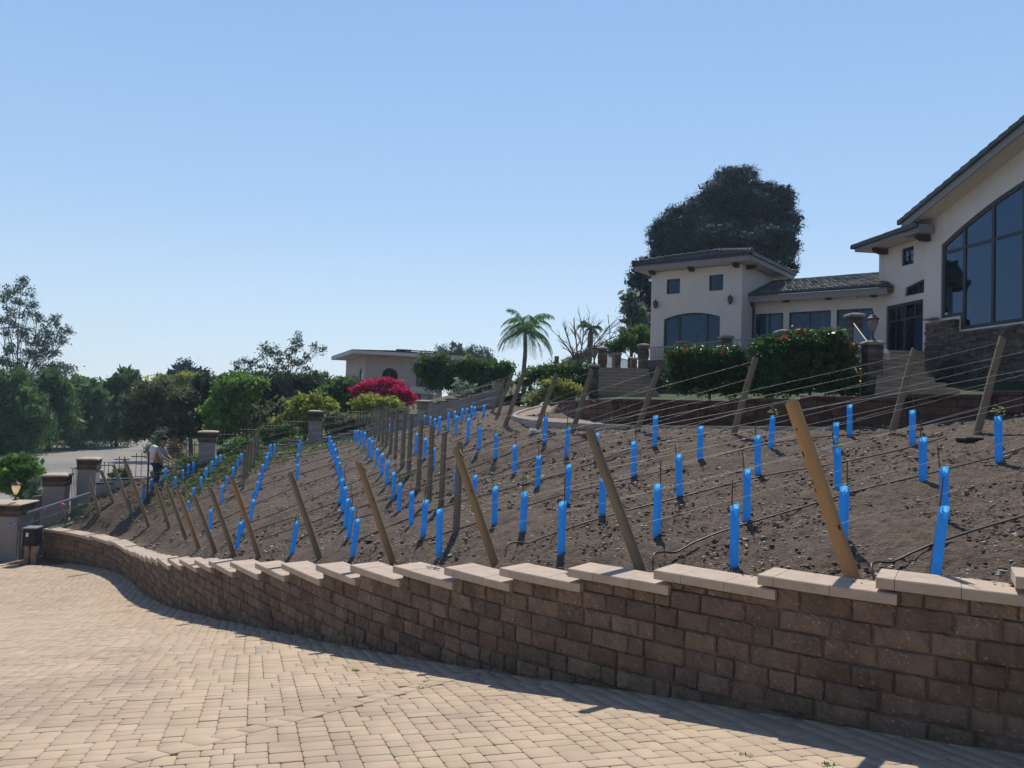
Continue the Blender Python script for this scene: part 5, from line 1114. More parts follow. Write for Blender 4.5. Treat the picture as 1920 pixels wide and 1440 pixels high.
TR = [
 ('leafy_shrub', 'yellow green leafy shrub under the bougainvillea behind the boundary wall', 40, [(700, 758, 26, 10), (735, 760, 20, 9), (680, 766, 16, 10)], 'lf_yel', -3, 71, dict(lsize=.14, clump_r=.28), 'bush'),
 ('leafy_tree', 'dark leafy tree left of the bougainvillea', 47, [(650, 735, 20, 16), (640, 760, 26, 22), (665, 755, 18, 20), (620, 750, 16, 20)], 'lf_mid', -4, 72, {}, 'tree'),
 ('leafy_shrub', 'bright yellow green tree mass above the low stucco wall centre', 42, [(555, 770, 20, 18), (585, 760, 22, 16), (600, 782, 20, 18), (560, 795, 22, 16), (530, 800, 14, 14), (612, 770, 12, 12)], 'lf_yel', -4.5, 73, dict(lsize=.17), 'tree'),
 ('leafy_shrub', 'grey green shrub spilling over the wall between the two middle pillars', 36, [(640, 800, 26, 14), (670, 795, 20, 14), (625, 790, 14, 12), (655, 815, 26, 8)], 'lf_olive', -4, 74, dict(lsize=.13, clump_r=.3), 'bush'),
 ('leafy_tree', 'dense dark green tree behind the bright tree mass', 55, [(500, 725, 30, 16), (540, 722, 28, 16), (575, 728, 22, 16), (520, 750, 34, 26), (560, 748, 26, 20), (485, 755, 22, 30), (600, 735, 16, 12)], 'lf_dark', -5.3, 75, {}, 'tree'),
 ('leafy_tree', 'broad mid green tree with layered branches left of centre', 48, [(440, 725, 30, 16), (470, 730, 24, 16), (425, 760, 26, 28), (460, 765, 26, 30), (440, 795, 32, 24), (480, 800, 24, 22), (415, 800, 16, 24)], 'lf_bright', -5.3, 76, {}, 'tree'),
 ('leafy_tree', 'deep green rounded tree on the skyline left of the carport', 58, [(600, 722, 24, 12), (635, 728, 22, 12), (575, 720, 20, 10), (615, 745, 26, 18)], 'lf_mid', -5.3, 85, {}, 'tree'),
 ('leafy_tree', 'mid green tree filling the skyline under the small flat topped tree', 64, [(430, 718, 22, 9), (465, 714, 24, 10), (500, 716, 24, 10), (535, 712, 20, 9), (480, 735, 30, 16)], 'lf_mid', -5.3, 86, {}, 'tree'),
 ('leafy_tree', 'dull green tree low behind the wall between bright mass and layered tree', 45, [(515, 780, 22, 22), (500, 800, 22, 18), (535, 770, 18, 18)], 'lf_olive', -5.3, 87, {}, 'tree'),
 ('pepper_tree', 'low pepper tree filling the dip before the road end', 84, [(190, 745, 18, 16), (205, 760, 18, 22), (185, 775, 18, 26), (128, 735, 22, 16), (60, 745, 30, 20)], 'lf_pepper', -5.3, 88, dict(hang=.9, droop=.7, lsize=.3, clump_r=.6, aspect=.3, per=40), 'tree'),
 ('leafy_tree', 'very dark shaded tree between the yellow crown and the layered tree', 52, [(385, 730, 24, 18), (390, 765, 26, 34), (400, 800, 22, 24), (370, 800, 18, 24)], 'lf_dark', -5.3, 77, {}, 'tree'),
 ('leafy_tree', 'rounded olive and yellow crowned tree beyond the end of the road', 50, [(285, 740, 30, 20), (325, 742, 30, 22), (262, 765, 24, 24), (300, 775, 34, 32), (335, 775, 26, 30), (285, 805, 34, 22), (325, 812, 28, 20), (250, 795, 16, 24)], 'lf_olive', -5.3, 78, dict(lsize=.2), 'tree'),
 ('leafy_tree', 'pale topped tree behind the olive crown on the skyline', 66, [(310, 720, 26, 10), (345, 717, 26, 11), (385, 722, 26, 10), (420, 722, 20, 10)], 'lf_yel', -5.3, 79, dict(lsize=.24, clump_r=.5), 'tree'),
 ('pepper_tree', 'tall willowy pepper tree with a square top beyond the road', 80, [(236, 712, 14, 14), (222, 726, 18, 14), (232, 745, 20, 22), (215, 765, 22, 28), (225, 795, 24, 24), (200, 780, 18, 30)], 'lf_pepper', -5.3, 80, dict(hang=.9, droop=.7, lsize=.3, clump_r=.6, aspect=.3, per=40), 'tree'),
 ('pepper_tree', 'drooping pepper tree with lit right edge, second clump from the road end', 76, [(150, 728, 26, 16), (165, 745, 22, 22), (140, 765, 30, 34), (175, 780, 22, 26), (150, 800, 28, 20)], 'lf_pepper', -5.3, 81, dict(hang=.9, droop=.7, lsize=.3, clump_r=.6, aspect=.3, per=40), 'tree'),
 ('pepper_tree', 'dark drooping pepper tree behind the rail fence under the open tree', 72, [(100, 720, 30, 18), (115, 745, 30, 30), (85, 765, 34, 34), (105, 795, 34, 22), (75, 735, 24, 24)], 'lf_pepper', -5.3, 82, dict(hang=.9, droop=.7, lsize=.3, clump_r=.6, aspect=.3, per=40), 'tree'),
 ('pepper_tree', 'large drooping pepper tree at the left edge of the picture', 66, [(10, 720, 34, 26), (35, 740, 34, 30), (0, 770, 44, 40), (45, 785, 34, 30), (15, 805, 40, 22), (-40, 760, 40, 50)], 'lf_pepper', -5.3, 83, dict(hang=.9, droop=.7, lsize=.3, clump_r=.6, aspect=.3, per=40), 'tree'),
 ('dark_tree', 'dark gum tree with dense top on the skyline above the pale topped tree', 110, [(340, 690, 12, 11), (352, 684, 12, 8), (350, 700, 20, 10), (378, 700, 16, 7), (325, 703, 12, 6)], 'lf_pine', -5.3, 84, dict(lsize=.4, clump_r=.7, per=24), 'tree'),
]
for (nm_, lab, z, bl, lm, gh, sd, kw, ct) in TR: tree(nm_, lab, z, bl, lm, gh=gh, tr=.2, seed=sd, cat=ct, group=(G1 if nm_ == 'pepper_tree' else G2), **kw)
# open, airy trees
def airy(label, z, base, bl, leafm, seed, tr, **kw):
    return tree('open_tree', label, z, bl, leafm, base=base, gh=-5.3, tr=tr, seed=seed, sub=9, **kw)
rr = random.Random(5)
bl = [(px, py, 9+rr.random()*6, 7+rr.random()*5, rr.uniform(-2, 2)) for px, py in ((40, 530), (22, 545), (55, 548), (10, 560), (35, 565), (58, 572), (20, 585), (48, 592), (5, 600), (70, 595), (102, 603), (122, 620), (118, 640), (88, 622), (60, 640), (80, 650), (40, 625), (20, 650), (100, 660), (65, 670), (130, 694), (95, 690), (45, 690), (10, 680), (75, 640), (30, 608), (92, 640), (-20, 560), (-30, 600), (-20, 640), (112, 684), (15, 660), (55, 660), (35, 680), (75, 685), (0, 675), (60, 705), (25, 700), (85, 665), (50, 622), (15, 620))]
airy('tall open tree with sparse leaf tufts and bare twigs at the left edge', 88, 30, bl, 'lf_euc', 91, .28, clump_r=.45, per=18, dens=.42, lsize=.32, inner=.2, bark='bark', fork=.1)
bl = [(px, py, 6+rr.random()*5, 5+rr.random()*4, rr.uniform(-1, 1)) for px, py in ((561, 632), (556, 645), (548, 655), (540, 665), (498, 652), (490, 668), (508, 660), (522, 657), (520, 675), (534, 690), (545, 680), (575, 668), (590, 650), (602, 655), (560, 680), (575, 690), (590, 700), (600, 706), (510, 690), (500, 700), (525, 705), (555, 705))]
airy('loose open tree with ragged tips left of the neighbouring house', 52, 536, bl, 'lf_euc', 92, .14, clump_r=.3, per=18, dens=.5, lsize=.2, inner=.2, bark='bark')
bl = [(px, py, 5+rr.random()*3, 4+rr.random()*2, rr.uniform(-1, 1)) for px, py in ((440, 683), (450, 677), (460, 675), (470, 680), (480, 678), (488, 686), (446, 692), (468, 690), (484, 698), (456, 698))]
airy('small flat topped tree on the skyline with visible forked limbs', 75, 462, bl, 'lf_pine', 93, .16, clump_r=.35, per=14, dens=.4, lsize=.26, inner=.2)
# near left: round bush, shrubs by the fence, plants on the walls
tree('round_bush', 'bright green round feathery bush behind the left gate pillar', 31, [(36, 888, 34, 30), (20, 905, 34, 28), (55, 895, 22, 28), (38, 870, 22, 16), (5, 880, 24, 20), (40, 918, 34, 18)], 'lf_bright', gh=-5.1, tr=.1, seed=101, cat='bush', clump_r=.16, per=40, dens=.6, lsize=.10, aspect=.22, inner=.7, upb=.6)
tree('grey_shrub', 'silvery grey shrub rising behind the iron fence by the road', 34, [(295, 830, 14, 14), (285, 845, 14, 14), (305, 850, 18, 14), (300, 815, 6, 12)], 'lf_grey', gh=-4.6, tr=.04, seed=102, cat='bush', clump_r=.2, per=24, dens=.6, lsize=.1, aspect=.3)
tree('dry_shrub', 'straw coloured dry shrub beside the silvery shrub', 33, [(328, 832, 12, 9), (318, 845, 16, 12), (340, 850, 14, 12)], 'deadlf', gh=-4.6, tr=.03, seed=103, cat='bush', clump_r=.2, per=24, dens=.6, lsize=.1, aspect=.2)
tree('low_shrub', 'grey green low bush behind the iron fence near the third pillar', 32, [(228, 885, 14, 11), (215, 893, 10, 7), (240, 890, 8, 8)], 'lf_mid', gh=-4.4, tr=.03, seed=104, cat='bush', clump_r=.15, per=24, dens=.7, lsize=.08, aspect=.3)
tree('low_shrub', 'pale blue green shrub at the foot of the gate fence', 29.5, [(70, 905, 14, 10), (62, 925, 16, 14), (78, 932, 12, 12)], 'lf_grey', gh=-4.9, tr=.03, seed=105, cat='bush', clump_r=.15, per=20, dens=.6, lsize=.08, aspect=.2)
for i, (px, py, rx, ry, z, sd) in enumerate(((520, 812, 40, 14, 33, 1), (455, 835, 30, 14, 31.5, 2), (360, 866, 22, 8, 30, 3), (425, 850, 18, 10, 30.5, 4), (690, 790, 30, 12, 36, 5), (745, 775, 22, 8, 37, 6), (545, 830, 20, 8, 32, 7))):
    tree('wall_shrub', ['leafy green shrub', 'bright green bush', 'low bright weeds', 'small green shrub', 'grey green bush', 'dull green low bush', 'low lime green shrub'][i]+' just behind the stepped stucco wall, '+['left of the middle pillar', 'right of the left pillar', 'before the iron fence', 'touching the left pillar', 'right of the middle pillar', 'below the bougainvillea', 'close to the middle pillar'][i], z, [(px-rx*.45, py, rx*.6, ry), (px+rx*.45, py-2, rx*.6, ry), (px, py+ry*.6, rx*.8, ry)], ['lf_mid', 'lf_bright', 'weed', 'lf_mid', 'lf_olive', 'lf_olive', 'weed'][i], gh=-4, tr=.03, seed=110+sd, cat='bush', clump_r=.22, per=26, dens=.7, lsize=.11, group='shrubs along the stepped boundary wall')
# weeds on the soil
def weeds(spots, name, label, n, size, seed):
    g = np.random.default_rng(seed); V = []
    for (px, py, sx, nn_) in spots:
        c = on(px, py); k = nn_; x = c[0]+g.normal(0, sx, k); y = c[1]+g.normal(0, sx*.8, k); h = SH(x, y); p = np.stack([x, y, h+g.random(k)*size*1.2], 1); a = g.normal(size=(k, 3)); a[:, 2] = np.abs(a[:, 2])*.6; a /= np.linalg.norm(a, axis=1)[:, None]; b = np.cross(a, g.normal(size=(k, 3))); b /= np.linalg.norm(b, axis=1)[:, None]; s = size*(.5+g.random(k))[:, None]
        V.append(np.stack([p-a*s*.2, p+b*s*.35+a*s*.4, p+a*s, p-b*s*.35+a*s*.4], 1))
    V = np.concatenate(V).reshape(-1, 3); return tag(tag(link(name, mesh_np(name, V, np.arange(len(V)).reshape(-1, 4), M['weed'])), kind='stuff'), label, 'weeds')
weeds([(430, 880, .8, 420), (455, 868, .8, 300), (405, 893, .7, 300), (500, 868, .5, 120), (570, 842, .6, 220), (545, 850, .5, 120), (600, 838, .5, 120), (650, 830, .5, 140), (380, 905, .6, 160), (425, 865, .6, 200), (150, 962, .4, 60), (128, 970, .25, 50), (112, 978, .2, 40), (165, 952, .3, 40), (300, 950, .4, 60), (355, 935, .3, 60), (700, 845, .3, 30), (845, 800, .25, 40), (1003, 905, .1, 10), (748, 905, .12, 25)], 'low_weeds', 'low bright green weeds spreading on the soil near the boundary wall', 1, .09, 6)
def tuft(spots, name, label):
    V = []; g = np.random.default_rng(4)
    for px, py, k, s0 in spots:
        c = on(px, py, DW, 3, 20)
        for _ in range(k):
            a = g.uniform(0, 2*pi); p = np.array([c[0]+g.normal(0, .03), c[1]+g.normal(0, .02), 0]); p[2] = DW(p[:1], p[1:2])[0]; d = np.array([math.cos(a)*.6, math.sin(a)*.6, g.uniform(.3, 1)])*s0*g.uniform(.5, 1.2); w = np.array([-math.sin(a), math.cos(a), 0])*.004
            V += [p-w, p+w, p+d*.6+w, p+d]
    V = np.array(V); return tag(tag(link(name, mesh_np(name, V, np.arange(len(V)).reshape(-1, 4), M['weed'])), kind='stuff'), label, 'weeds')
tuft([(1553, 1434, 40, .022), (1395, 1416, 25, .02), (668, 1258, 50, .03), (745, 1262, 20, .02), (790, 1290, 30, .025), (440, 1231, 10, .02)], 'joint_weeds', 'tiny weeds growing in the paver joints')
weeds([(455, 860, .5, 200), (330, 893, .4, 120)], 'seedlings', 'scattered green seedlings along the upper vine rows', 1, .1, 7)
# ------------------------------------------------------------------ far ground, road, boundary wall and gate
bkc = [P(600, 800, 36), P(700, 785, 37), P(800, 765, 38), P(870, 752, 39), P(940, 735, 40), P(960, 715, 44)+[0, 0, -1.], P(940, 700, 50)+[0, 0, -.8], P(850, 712, 50)+[0, 0, -1], P(700, 740, 52)+[0, 0, -1], P(600, 770, 52)+[0, 0, -1.5]]
BK = TPS([tuple(q) for q in bkc], 2.); gx = np.linspace(-15, .5, 50); gy = np.linspace(35.3, 58, 50); X, Y = np.meshgrid(gx, gy); Z = BK(X, Y)-.5+(vnoise(X, Y, 4)-.5)*.3
kk = poly_in((X[:-1, :-1]+X[1:, 1:])/2, (Y[:-1, :-1]+Y[1:, 1:])/2, [(-9.2, 33), (-4, 35.3), (-1.2, 36.0), (.5, 36.5), (.5, 60), (-15, 60), (-15, 40)])
tag(link('garden_bank', mesh_np('garden_bank', np.dstack([X, Y, Z]).reshape(-1, 3), grid_faces(50, 50, kk), M['ground'], smooth=True)), kind='structure')
X, Y = np.meshgrid(np.linspace(-590, 590, 160), np.linspace(-3, 410, 110)); R_ = np.hypot(X, Y)
Z = np.where(Y < 27, -7.0, -5.36); Z = Z+np.where(Y > 45, (vnoise(X*.05, Y*.05, 9)-.5)*.3, 0)
tag(link('ground', mesh_np('ground', np.dstack([X, Y, Z]).reshape(-1, 3), grid_faces(160, 110), M['ground'], smooth=True)), kind='structure')
m = MB(); rp_ = [(-62, 27.5), (-41, 45), (-43, 65), (-44.5, 71), (-48.6, 87), (-45, 96), (-40, 90), (-33, 72), (-23, 50), (-17.3, 33), (-16.6, 27.5)]; m.prism([[x, y, -5.35] for x, y in rp_], [0, 0, .32]); tag(m.build('road', M['asphalt']), kind='structure')
m = MB(); m.prism([[x, y, -5.34] for x, y in ((-60, 22), (-20.2, 23.5), (-17.5, 25.2), (-16.6, 26.4), (-16.6, 27.49), (-60, 27.49))], [0, 0, .14]); tag(m.build('road_apron', M['asphalt']), kind='structure')
# timber rail fence on the far verge
rf = empty('rail_fence', (-44, 70, -5.1), 'long low dark timber rail fence on the far side of the road', 'fence'); line = [(-42.6, 50), (-43.6, 65), (-45.1, 71), (-49.2, 87), (-46, 96.5), (-38, 96)]; pr = MB(); acc = 0
for a, b in zip(line[:-1], line[1:]):
    a, b = np.array([*a, -5.05]), np.array([*b, -5.05]); L_ = np.linalg.norm(b-a); k = max(1, int(L_/2.4))
    for i in range(k):
        p = a+(b-a)*i/k; q = MB(); q.box(p+[0, 0, .6], (.2, .2, 1.3), .2, bev=.015); q.build('fence_post', M['timber'], rf)
    for h in (.45, .95): pr.tube([a+[0, 0, h], b+[0, 0, h]], .07, 5)
pr.build('rails', M['timber'], rf)
# stepped stucco boundary wall on the vineyard's far side
bwx = np.array([q[0] for q in BW]); bwz = np.array([q[2] for q in BW])
zat = lambda px: float(np.interp(px, bwx, bwz))+.12+(max(0, px-906)*.012)
steps = [(180, 212, 908), (212, 250, 900), (250, 282, 900), (282, 316, 888), (316, 342, 879), (342, 372, 873), (408, 430, 860), (430, 462, 856), (462, 492, 848), (492, 516, 841), (516, 543, 836), (543, 576, 828), (606, 636, 823), (636, 662, 816), (662, 690, 811), (690, 722, 800), (722, 752, 790), (752, 782, 778), (808, 824, 757), (824, 840, 754), (840, 860, 749.5), (860, 883, 745), (883, 907, 739), (907, 926, 731), (926, 945, 716)]
bwl = empty('boundary_wall', P(592, 836, 30.4), 'long grey stucco boundary wall stepping uphill behind the vines', 'wall'); mw = MB(); mc_ = MB()
for (x0, x1, yt) in steps:
    a = P(x0, yt, zat(x0)); b = P(x1, yt, zat(x1)); h = (a[2]+b[2])/2; h0 = min(SH(a[0], a[1])[0], SH(b[0], b[1])[0])-.5; v = b-a; v[2] = 0; nn = np.array([-v[1], v[0], 0])/np.linalg.norm(v)*.22
    mw.obox([a[0], a[1], h0], v, nn, [0, 0, h-h0]); u = v/np.linalg.norm(v); mc_.obox(np.array([a[0], a[1], h+.002])-nn*.12-u*.02, v+u*.04, nn*1.24, [0, 0, .05], bev=.006)
mw.build('wall_body', M['stucco_gr'], bwl); mc_.build('coping', M['gutter'], bwl)
def cap_pillar(px, ytop, wpx, z, ybot, label, h0=None, rz=.25, group='stucco pillars of the boundary wall'):
    p = P(px, ytop, z); W = wpx*z/FP; w = W*.86; e = empty('stucco_pillar', (p[0], p[1], p[2]-1.6), label, 'pillar', group); rr = random.Random(int(px)); b = h0 if h0 is not None else p[2]-2.2
    m = MB(); m.box([p[0], p[1], (b+p[2]-.42)/2], (w, w, p[2]-.42-b), rz, bev=.012); m.build('shaft', M['stucco_gr'], e)
    q = MB(); z_ = p[2]-.42
    while z_ < p[2]-.09:
        hh = min(.08, p[2]-.085-z_)
        for side_ in range(4):
            k = 3; 
        q.box([p[0], p[1], z_+hh/2], (W*.95+rr.uniform(-.03, .02), W*.95+rr.uniform(-.03, .02), hh-.006), rz+rr.uniform(-.02, .02), bev=.008); z_ += hh+.0005
        if hh < .03: break
    q.build('stone_band', M['ledge'], e); c = MB(); ca, sa = math.cos(rz), math.sin(rz); vs = []
    for r, h in ((.52, -.085), (.53, -.05), (.5, -.03), (.25, .0)):
        for sx, sy in ((-1, -1), (1, -1), (1, 1), (-1, 1)): vs.append([p[0]+(sx*ca-sy*sa)*r*W+rr.uniform(-.01, .01), p[1]+(sx*sa+sy*ca)*r*W, p[2]+h])
    c.add(vs, [[i*4+j, i*4+(j+1) % 4, i*4+4+(j+1) % 4, i*4+4+j] for i in range(3) for j in range(4)]+[[3, 2, 1, 0], [12, 13, 14, 15]]); c.build('cap', M['capm'], e); return p
cap_pillar(168, 857, 36, 27.3, 0, 'grey stucco pillar with stone band, beside the low metal gate panel', -5.3)
cap_pillar(391, 807, 33, 28.3, 0, 'grey stucco pillar with stone band at the road end of the vineyard', -4.5)
cap_pillar(592, 769, 28, 31.0, 0, 'grey stucco pillar with stone band in the middle of the boundary wall', -3.5)
cap_pillar(796, 750, 27, 33.6, 0, 'grey stucco pillar with pale domed cap near the top of the boundary wall', -2.5)
pB = cap_pillar(108, 887, 42, 26.6, 0, 'broad stucco pillar with stone band behind the sliding gate', -5.4, group='stucco gate pillars')
pA_ = cap_pillar(20, 939, 66, 24.6, 0, 'nearest stucco gate pillar carrying the lit lantern', -5.6, rz=.1, group='stucco gate pillars')
l_ = P(29, 934, 24.3); lamp((l_[0], l_[1], P(29, 937, 24.4)[2]), .78, 'lit bronze lantern glowing on the nearest gate pillar', lit=True)
# iron fence panels above the wall
def fpanel(px0, y0, px1, y1, drop, label, dz=.5, sp=.13):
    a = P(px0, y0, zat(px0)+dz); b = P(px1, y1, zat(px1)+dz); h = (a[2]+b[2])/2; railing(a, b, h-drop, h-.08, h-drop, h-.08, label, 'iron fence panels above the boundary wall', 'iron', sp, .014, spear=.06, name='iron_fence', cat='fence')
fpanel(188, 868, 212, 868, .95, 'black iron fence panel right beside the low gate pillar'); fpanel(214, 858, 244, 856, .9, 'black iron fence panel above the low bush by the third pillar'); fpanel(246, 853, 276, 850, .9, 'black iron fence panel left of the silvery shrub')
fpanel(279, 842, 308, 840, .9, 'black iron fence panel before the silvery shrub'); fpanel(310, 838, 340, 835, .85, 'black iron fence panel before the dry shrub'); fpanel(342, 831, 373, 829, .85, 'black iron fence panel touching the left stone banded pillar')
for i, (a, ya, b, yb) in enumerate(((410, 812, 448, 810), (450, 803, 490, 801), (492, 796, 532, 794), (534, 788, 576, 786), (608, 780, 650, 778), (652, 770, 700, 768))): fpanel(a, ya, b, yb, .95, 'dark see-through iron fence panel among the shrubs, %s right of the left pillar' % ORD[i], dz=.35)
# gate furniture
def bars(a, b, h0, h1, label, name, n, rails, mat='iron_gr', cat='gate', r=.014):
    a, b = np.array([*a[:2], 0.]), np.array([*b[:2], 0.]); e = empty(name, (a[0], a[1], h0), label, cat); m = MB(); Z = lambda z: np.array([0, 0, z])
    for f in rails: m.tube([a+Z(h0+(h1-h0)*f), b+Z(h0+(h1-h0)*f)], .03, 6)
    for p in (a, b): m.tube([p+Z(h0-.1), p+Z(h1+.12)], .045, 8)
    m.build('gate_frame', M[mat], e); q = MB()
    for i in range(1, n): p = a+(b-a)*i/n; q.tube([p+Z(h0+.05), p+Z(h1-.02)], r, 4)
    q.build('bars', M[mat], e); return e
a = P(33, 968, 24.4); b = P(168, 925, 26.0); 
sg = empty('sliding_gate', (a[0], a[1], a[2]-1.2), 'grey steel sliding gate with a long rising top rail at the drive entrance', 'gate'); m = MB()
m.tube([a, b], .045, 8); lo_a, lo_b = a-[0, 0, 1.1], b-[0, 0, .75]; m.tube([lo_a, lo_b], .035, 6); m.tube([a-[0, 0, .35], b-[0, 0, .3]], .02, 5)
for f in (0, .33, .66, 1): p = a+(b-a)*f; q = lo_a+(lo_b-lo_a)*f; m.tube([p, q], .03, 6)
m.build('gate_frame', M['iron_gr'], sg); q = MB()
for i in range(1, 34): f = i/34; q.tube([a+(b-a)*f, lo_a+(lo_b-lo_a)*f], .011, 4)
q.build('bars', M['iron_gr'], sg)
a = P(50, 955, 24.7); b = P(52, 1030, 24.7); m = MB(); m.tube([[a[0], a[1], b[2]-.3], a], .045, 8); m.lathe(a, [(.05, 0), (.06, .03), (.03, .08)], 8); g_ = empty('gate_post', (a[0], a[1], b[2]), 'slender grey steel gate post before the black letterbox', 'post', 'steel gate posts'); m.build('shaft', M['iron_gr'], g_)
a = P(33, 950, 24.35); m = MB(); m.tube([[a[0], a[1], -5.6], a], .05, 8); g_ = empty('gate_post', (a[0], a[1], -5.4), 'slender grey steel gate post touching the nearest stucco pillar', 'post', 'steel gate posts'); m.build('shaft', M['iron_gr'], g_)
a = P(79, 957, 25.4); m = MB(); m.tube([[a[0], a[1], -5.4], a], .05, 8); m.box(a+[0, 0, .02], (.17, .17, .04)); g_ = empty('gate_post', (a[0], a[1], -5.4), 'capped grey steel gate post right of the black letterbox', 'post', 'steel gate posts'); m.build('shaft', M['iron_gr'], g_)
railing(P(133, 880, 27), P(150, 875, 27.6), -4.2, P(137, 878, 27)[2], -4.2, P(150, 875, 27.6)[2], 'small grey metal fence panel between the two rear gate pillars', 'metal panels by the gate', 'iron_gr', .09, .016, name='metal_panel', cat='fence')
m = MB(); a = P(60, 925, 26.2); b = P(90, 912, 26.6); m.obox([a[0], a[1], -5.6], [b[0]-a[0], b[1]-a[1], 0], [0, .2, 0], [0, 0, a[2]+5.5]); c = P(133, 935, 27.2); d = P(180, 915, 28.2); m.obox([c[0], c[1], -5.6], [d[0]-c[0], d[1]-c[1], 0], [0, .2, 0], [0, 0, c[2]+5.6]); lw = empty('low_wall', (a[0], a[1], -5.3), 'low grey stucco wall pieces linking the gate pillars', 'wall'); m.build('wall_body', M['stucco_gr'], lw)
# letterbox on its pedestal
p = P(54, 1045, 24.0); c = P(61, 1005, 24.0); zb = float(DW(np.array([c[0]]), np.array([c[1]]))[0])
mbx = empty('letterbox', (c[0], c[1], P(61, 1022, 24)[2]), 'black letterbox with a small white label beside the gate', 'letterbox'); m = MB(); hb_ = P(61, 1021, 24)[2]; ht_ = P(61, 990, 24)[2]
m.box([c[0], c[1], (hb_+ht_)/2], (.38, .42, ht_-hb_), .1, bev=.02); m.build('box_body', M['black'], mbx); m = MB(); m.box([c[0], c[1]-.01, ht_+.02], (.41, .46, .045), .1, bev=.01); m.build('lid', M['iron_gr'], mbx); m = MB(); m.box([c[0]-.03, c[1]-.225, (hb_+ht_)/2+.08], (.075, .01, .12), .1); m.build('sticker', M['whitep'], mbx)
m = MB(); m.box([c[0]-.13, c[1], (hb_+zb)/2-.1], (.14, .16, hb_-zb+.15), .1, bev=.015); m.box([c[0]+.10, c[1], (hb_+zb)/2-.1], (.16, .18, hb_-zb+.15), .1, bev=.015); pe = empty('letterbox_plinth', (c[0], c[1], zb), 'rough tan masonry plinth under the black letterbox', 'plinth'); m.build('pier', M['pedestal'], pe)
q = P(21, 984, 23.9); m = MB(); m.box([q[0], q[1]-.02, q[2]], (.2, .1, .09), .1, bev=.01); m.box([q[0]+.05, q[1]-.02, q[2]+.15], (.1, .08, .16), .1, bev=.02); ic = empty('intercom', q, 'small grey intercom fixed to the nearest gate pillar', 'intercom'); m.build('intercom_case', M['iron_gr'], ic)
q = P(117, 950, 25.2); g0_ = P(122, 972, 25.2); m = MB(); m.tube([g0_, q], .025, 5); m.lathe(q-[0, 0, .03], [(.01, 0), (.06, .03), (.075, .08), (.05, .13), (.01, .15)], 8, 1); fk = empty('pink_marker', g0_, 'pink topped little stake at the corner of the planting bed', 'marker'); m.build('stake', [M['pole_old'], mk('pink_foam', (.55, .16, .2), rough=.6)], fk)
# thin dark pole near the worker
b = on(276, 942); t = P(279, 846, b[1]); m = MB(); m.tube([b-[0, 0, .2], t], .03, 6); tp_ = empty('steel_stake', b, 'thin upright dark steel stake beside the worker', 'stake'); m.build('shaft', M['iron'], tp_)
# ------------------------------------------------------------------ neighbouring house
K = P(685, 700, 60); NF = Fac(K, (.93, .37)); NS = Fac(K, (-.37, .93)); nh = empty('neighbour_house', (K[0]+3, K[1]+3, -3), 'peach stucco villa with arched windows and red tiles beyond the bougainvillea', 'house')
hR = P(685, 672, 60)[2]; NL = NF.th(830, 700)[0]
def archw(f, px0, px1, ytop, ybot):
    t0, _ = f.th(px0, ytop); t1, _ = f.th(px1, ytop); pm_ = (px0+px1)/2; h1 = f.th(pm_, ytop)[1]; h0 = f.th(pm_, ybot)[1]; r = abs(t1-t0)/2; c = (t0+t1)/2; return [(t0, h0), (t1, h0)]+[(c+(t1-c)*math.cos(a), h1-r+r*math.sin(a)) for a in np.linspace(0, pi, 11)]
A1 = archw(NF, 716, 747, 690, 716); A2 = archw(NF, 781, 812, 695, 726); A3 = archw(NS, 679.5, 674, 690, 716)
m = MB(); NF.wall(m, [(0, -3), (NL, -3), (NL, hR+.25), (0, hR+.25)], [A1, A2]); NS.n = NS.n if NS.n[0] < 0 else -NS.n; NS.wall(m, [(.25, -3), (9, -3), (9, hR+.25), (.25, hR+.25)], [A3]); m.build('wall', M['stucco_pk'], nh)
for A_ in (A1, A2): NF.window(A_, nh, fw=.12, mulls=[(A_[0][0]+A_[1][0])/2])
NS.window(A3, nh, fw=.12)
def Q(t, s, h): q = K[:2]+NF.d*t+NS.d*s; return np.array([q[0], q[1], h])
o_ = 1.3; m = MB(); c4 = [Q(-o_, -o_, hR+.26), Q(NL+o_, -o_, hR+.26), Q(NL+o_, 9, hR+.26), Q(-o_, 9, hR+.26)]; m.prism(c4, [0, 0, .26]); m.build('eave', M['stucco'], nh)
e_ = [q+[0, 0, .27] for q in c4]; rA_, rB_ = Q(3.2, 3.8, hR+1.0), Q(NL-3, 3.8, hR+1.0)
for q in ((e_[0], e_[1], rB_, rA_), (e_[3], e_[0], rA_, rA_), (e_[1], e_[2], rB_, rB_), (e_[2], e_[3], rA_, rB_)): roof_tiles('roof', *q, nh, M['tile_red'], course=.4, tw_=.4)
m = MB(); n_ = np.cross(e_[1]-e_[0], rA_-e_[0]); n_ /= np.linalg.norm(n_); n_ *= 1 if n_[2] > 0 else -1
fq = lambda u, v: e_[0]+(e_[1]-e_[0])*u+(rA_-e_[0])*[0, 1, 1]*v*1.0+n_*.1
a, b, c, d = (e_[0]+(e_[1]-e_[0])*u+((rA_+rB_)/2-(e_[0]+e_[1])/2)*v+n_*.12 for u, v in ((.42, .15), (.98, .15), (.9, .6), (.46, .6))); m.prism([a, b, c, d], n_*.06); m.build('solar_panel', M['solar'], nh)
ch = P(757, 663, 63); m = MB(); m.box([ch[0], ch[1], ch[2]+.0], (1.05, .6, .35), .3); m.box([ch[0], ch[1], P(757, 656.5, 63)[2]], (1.2, .7, .1), .3)
for sx in (-.5, -.17, .17, .5): m.box([ch[0]+sx, ch[1], ch[2]+.22], (.08, .5, .2), .3)
m.build('chimney', M['stucco_gr'], nh)
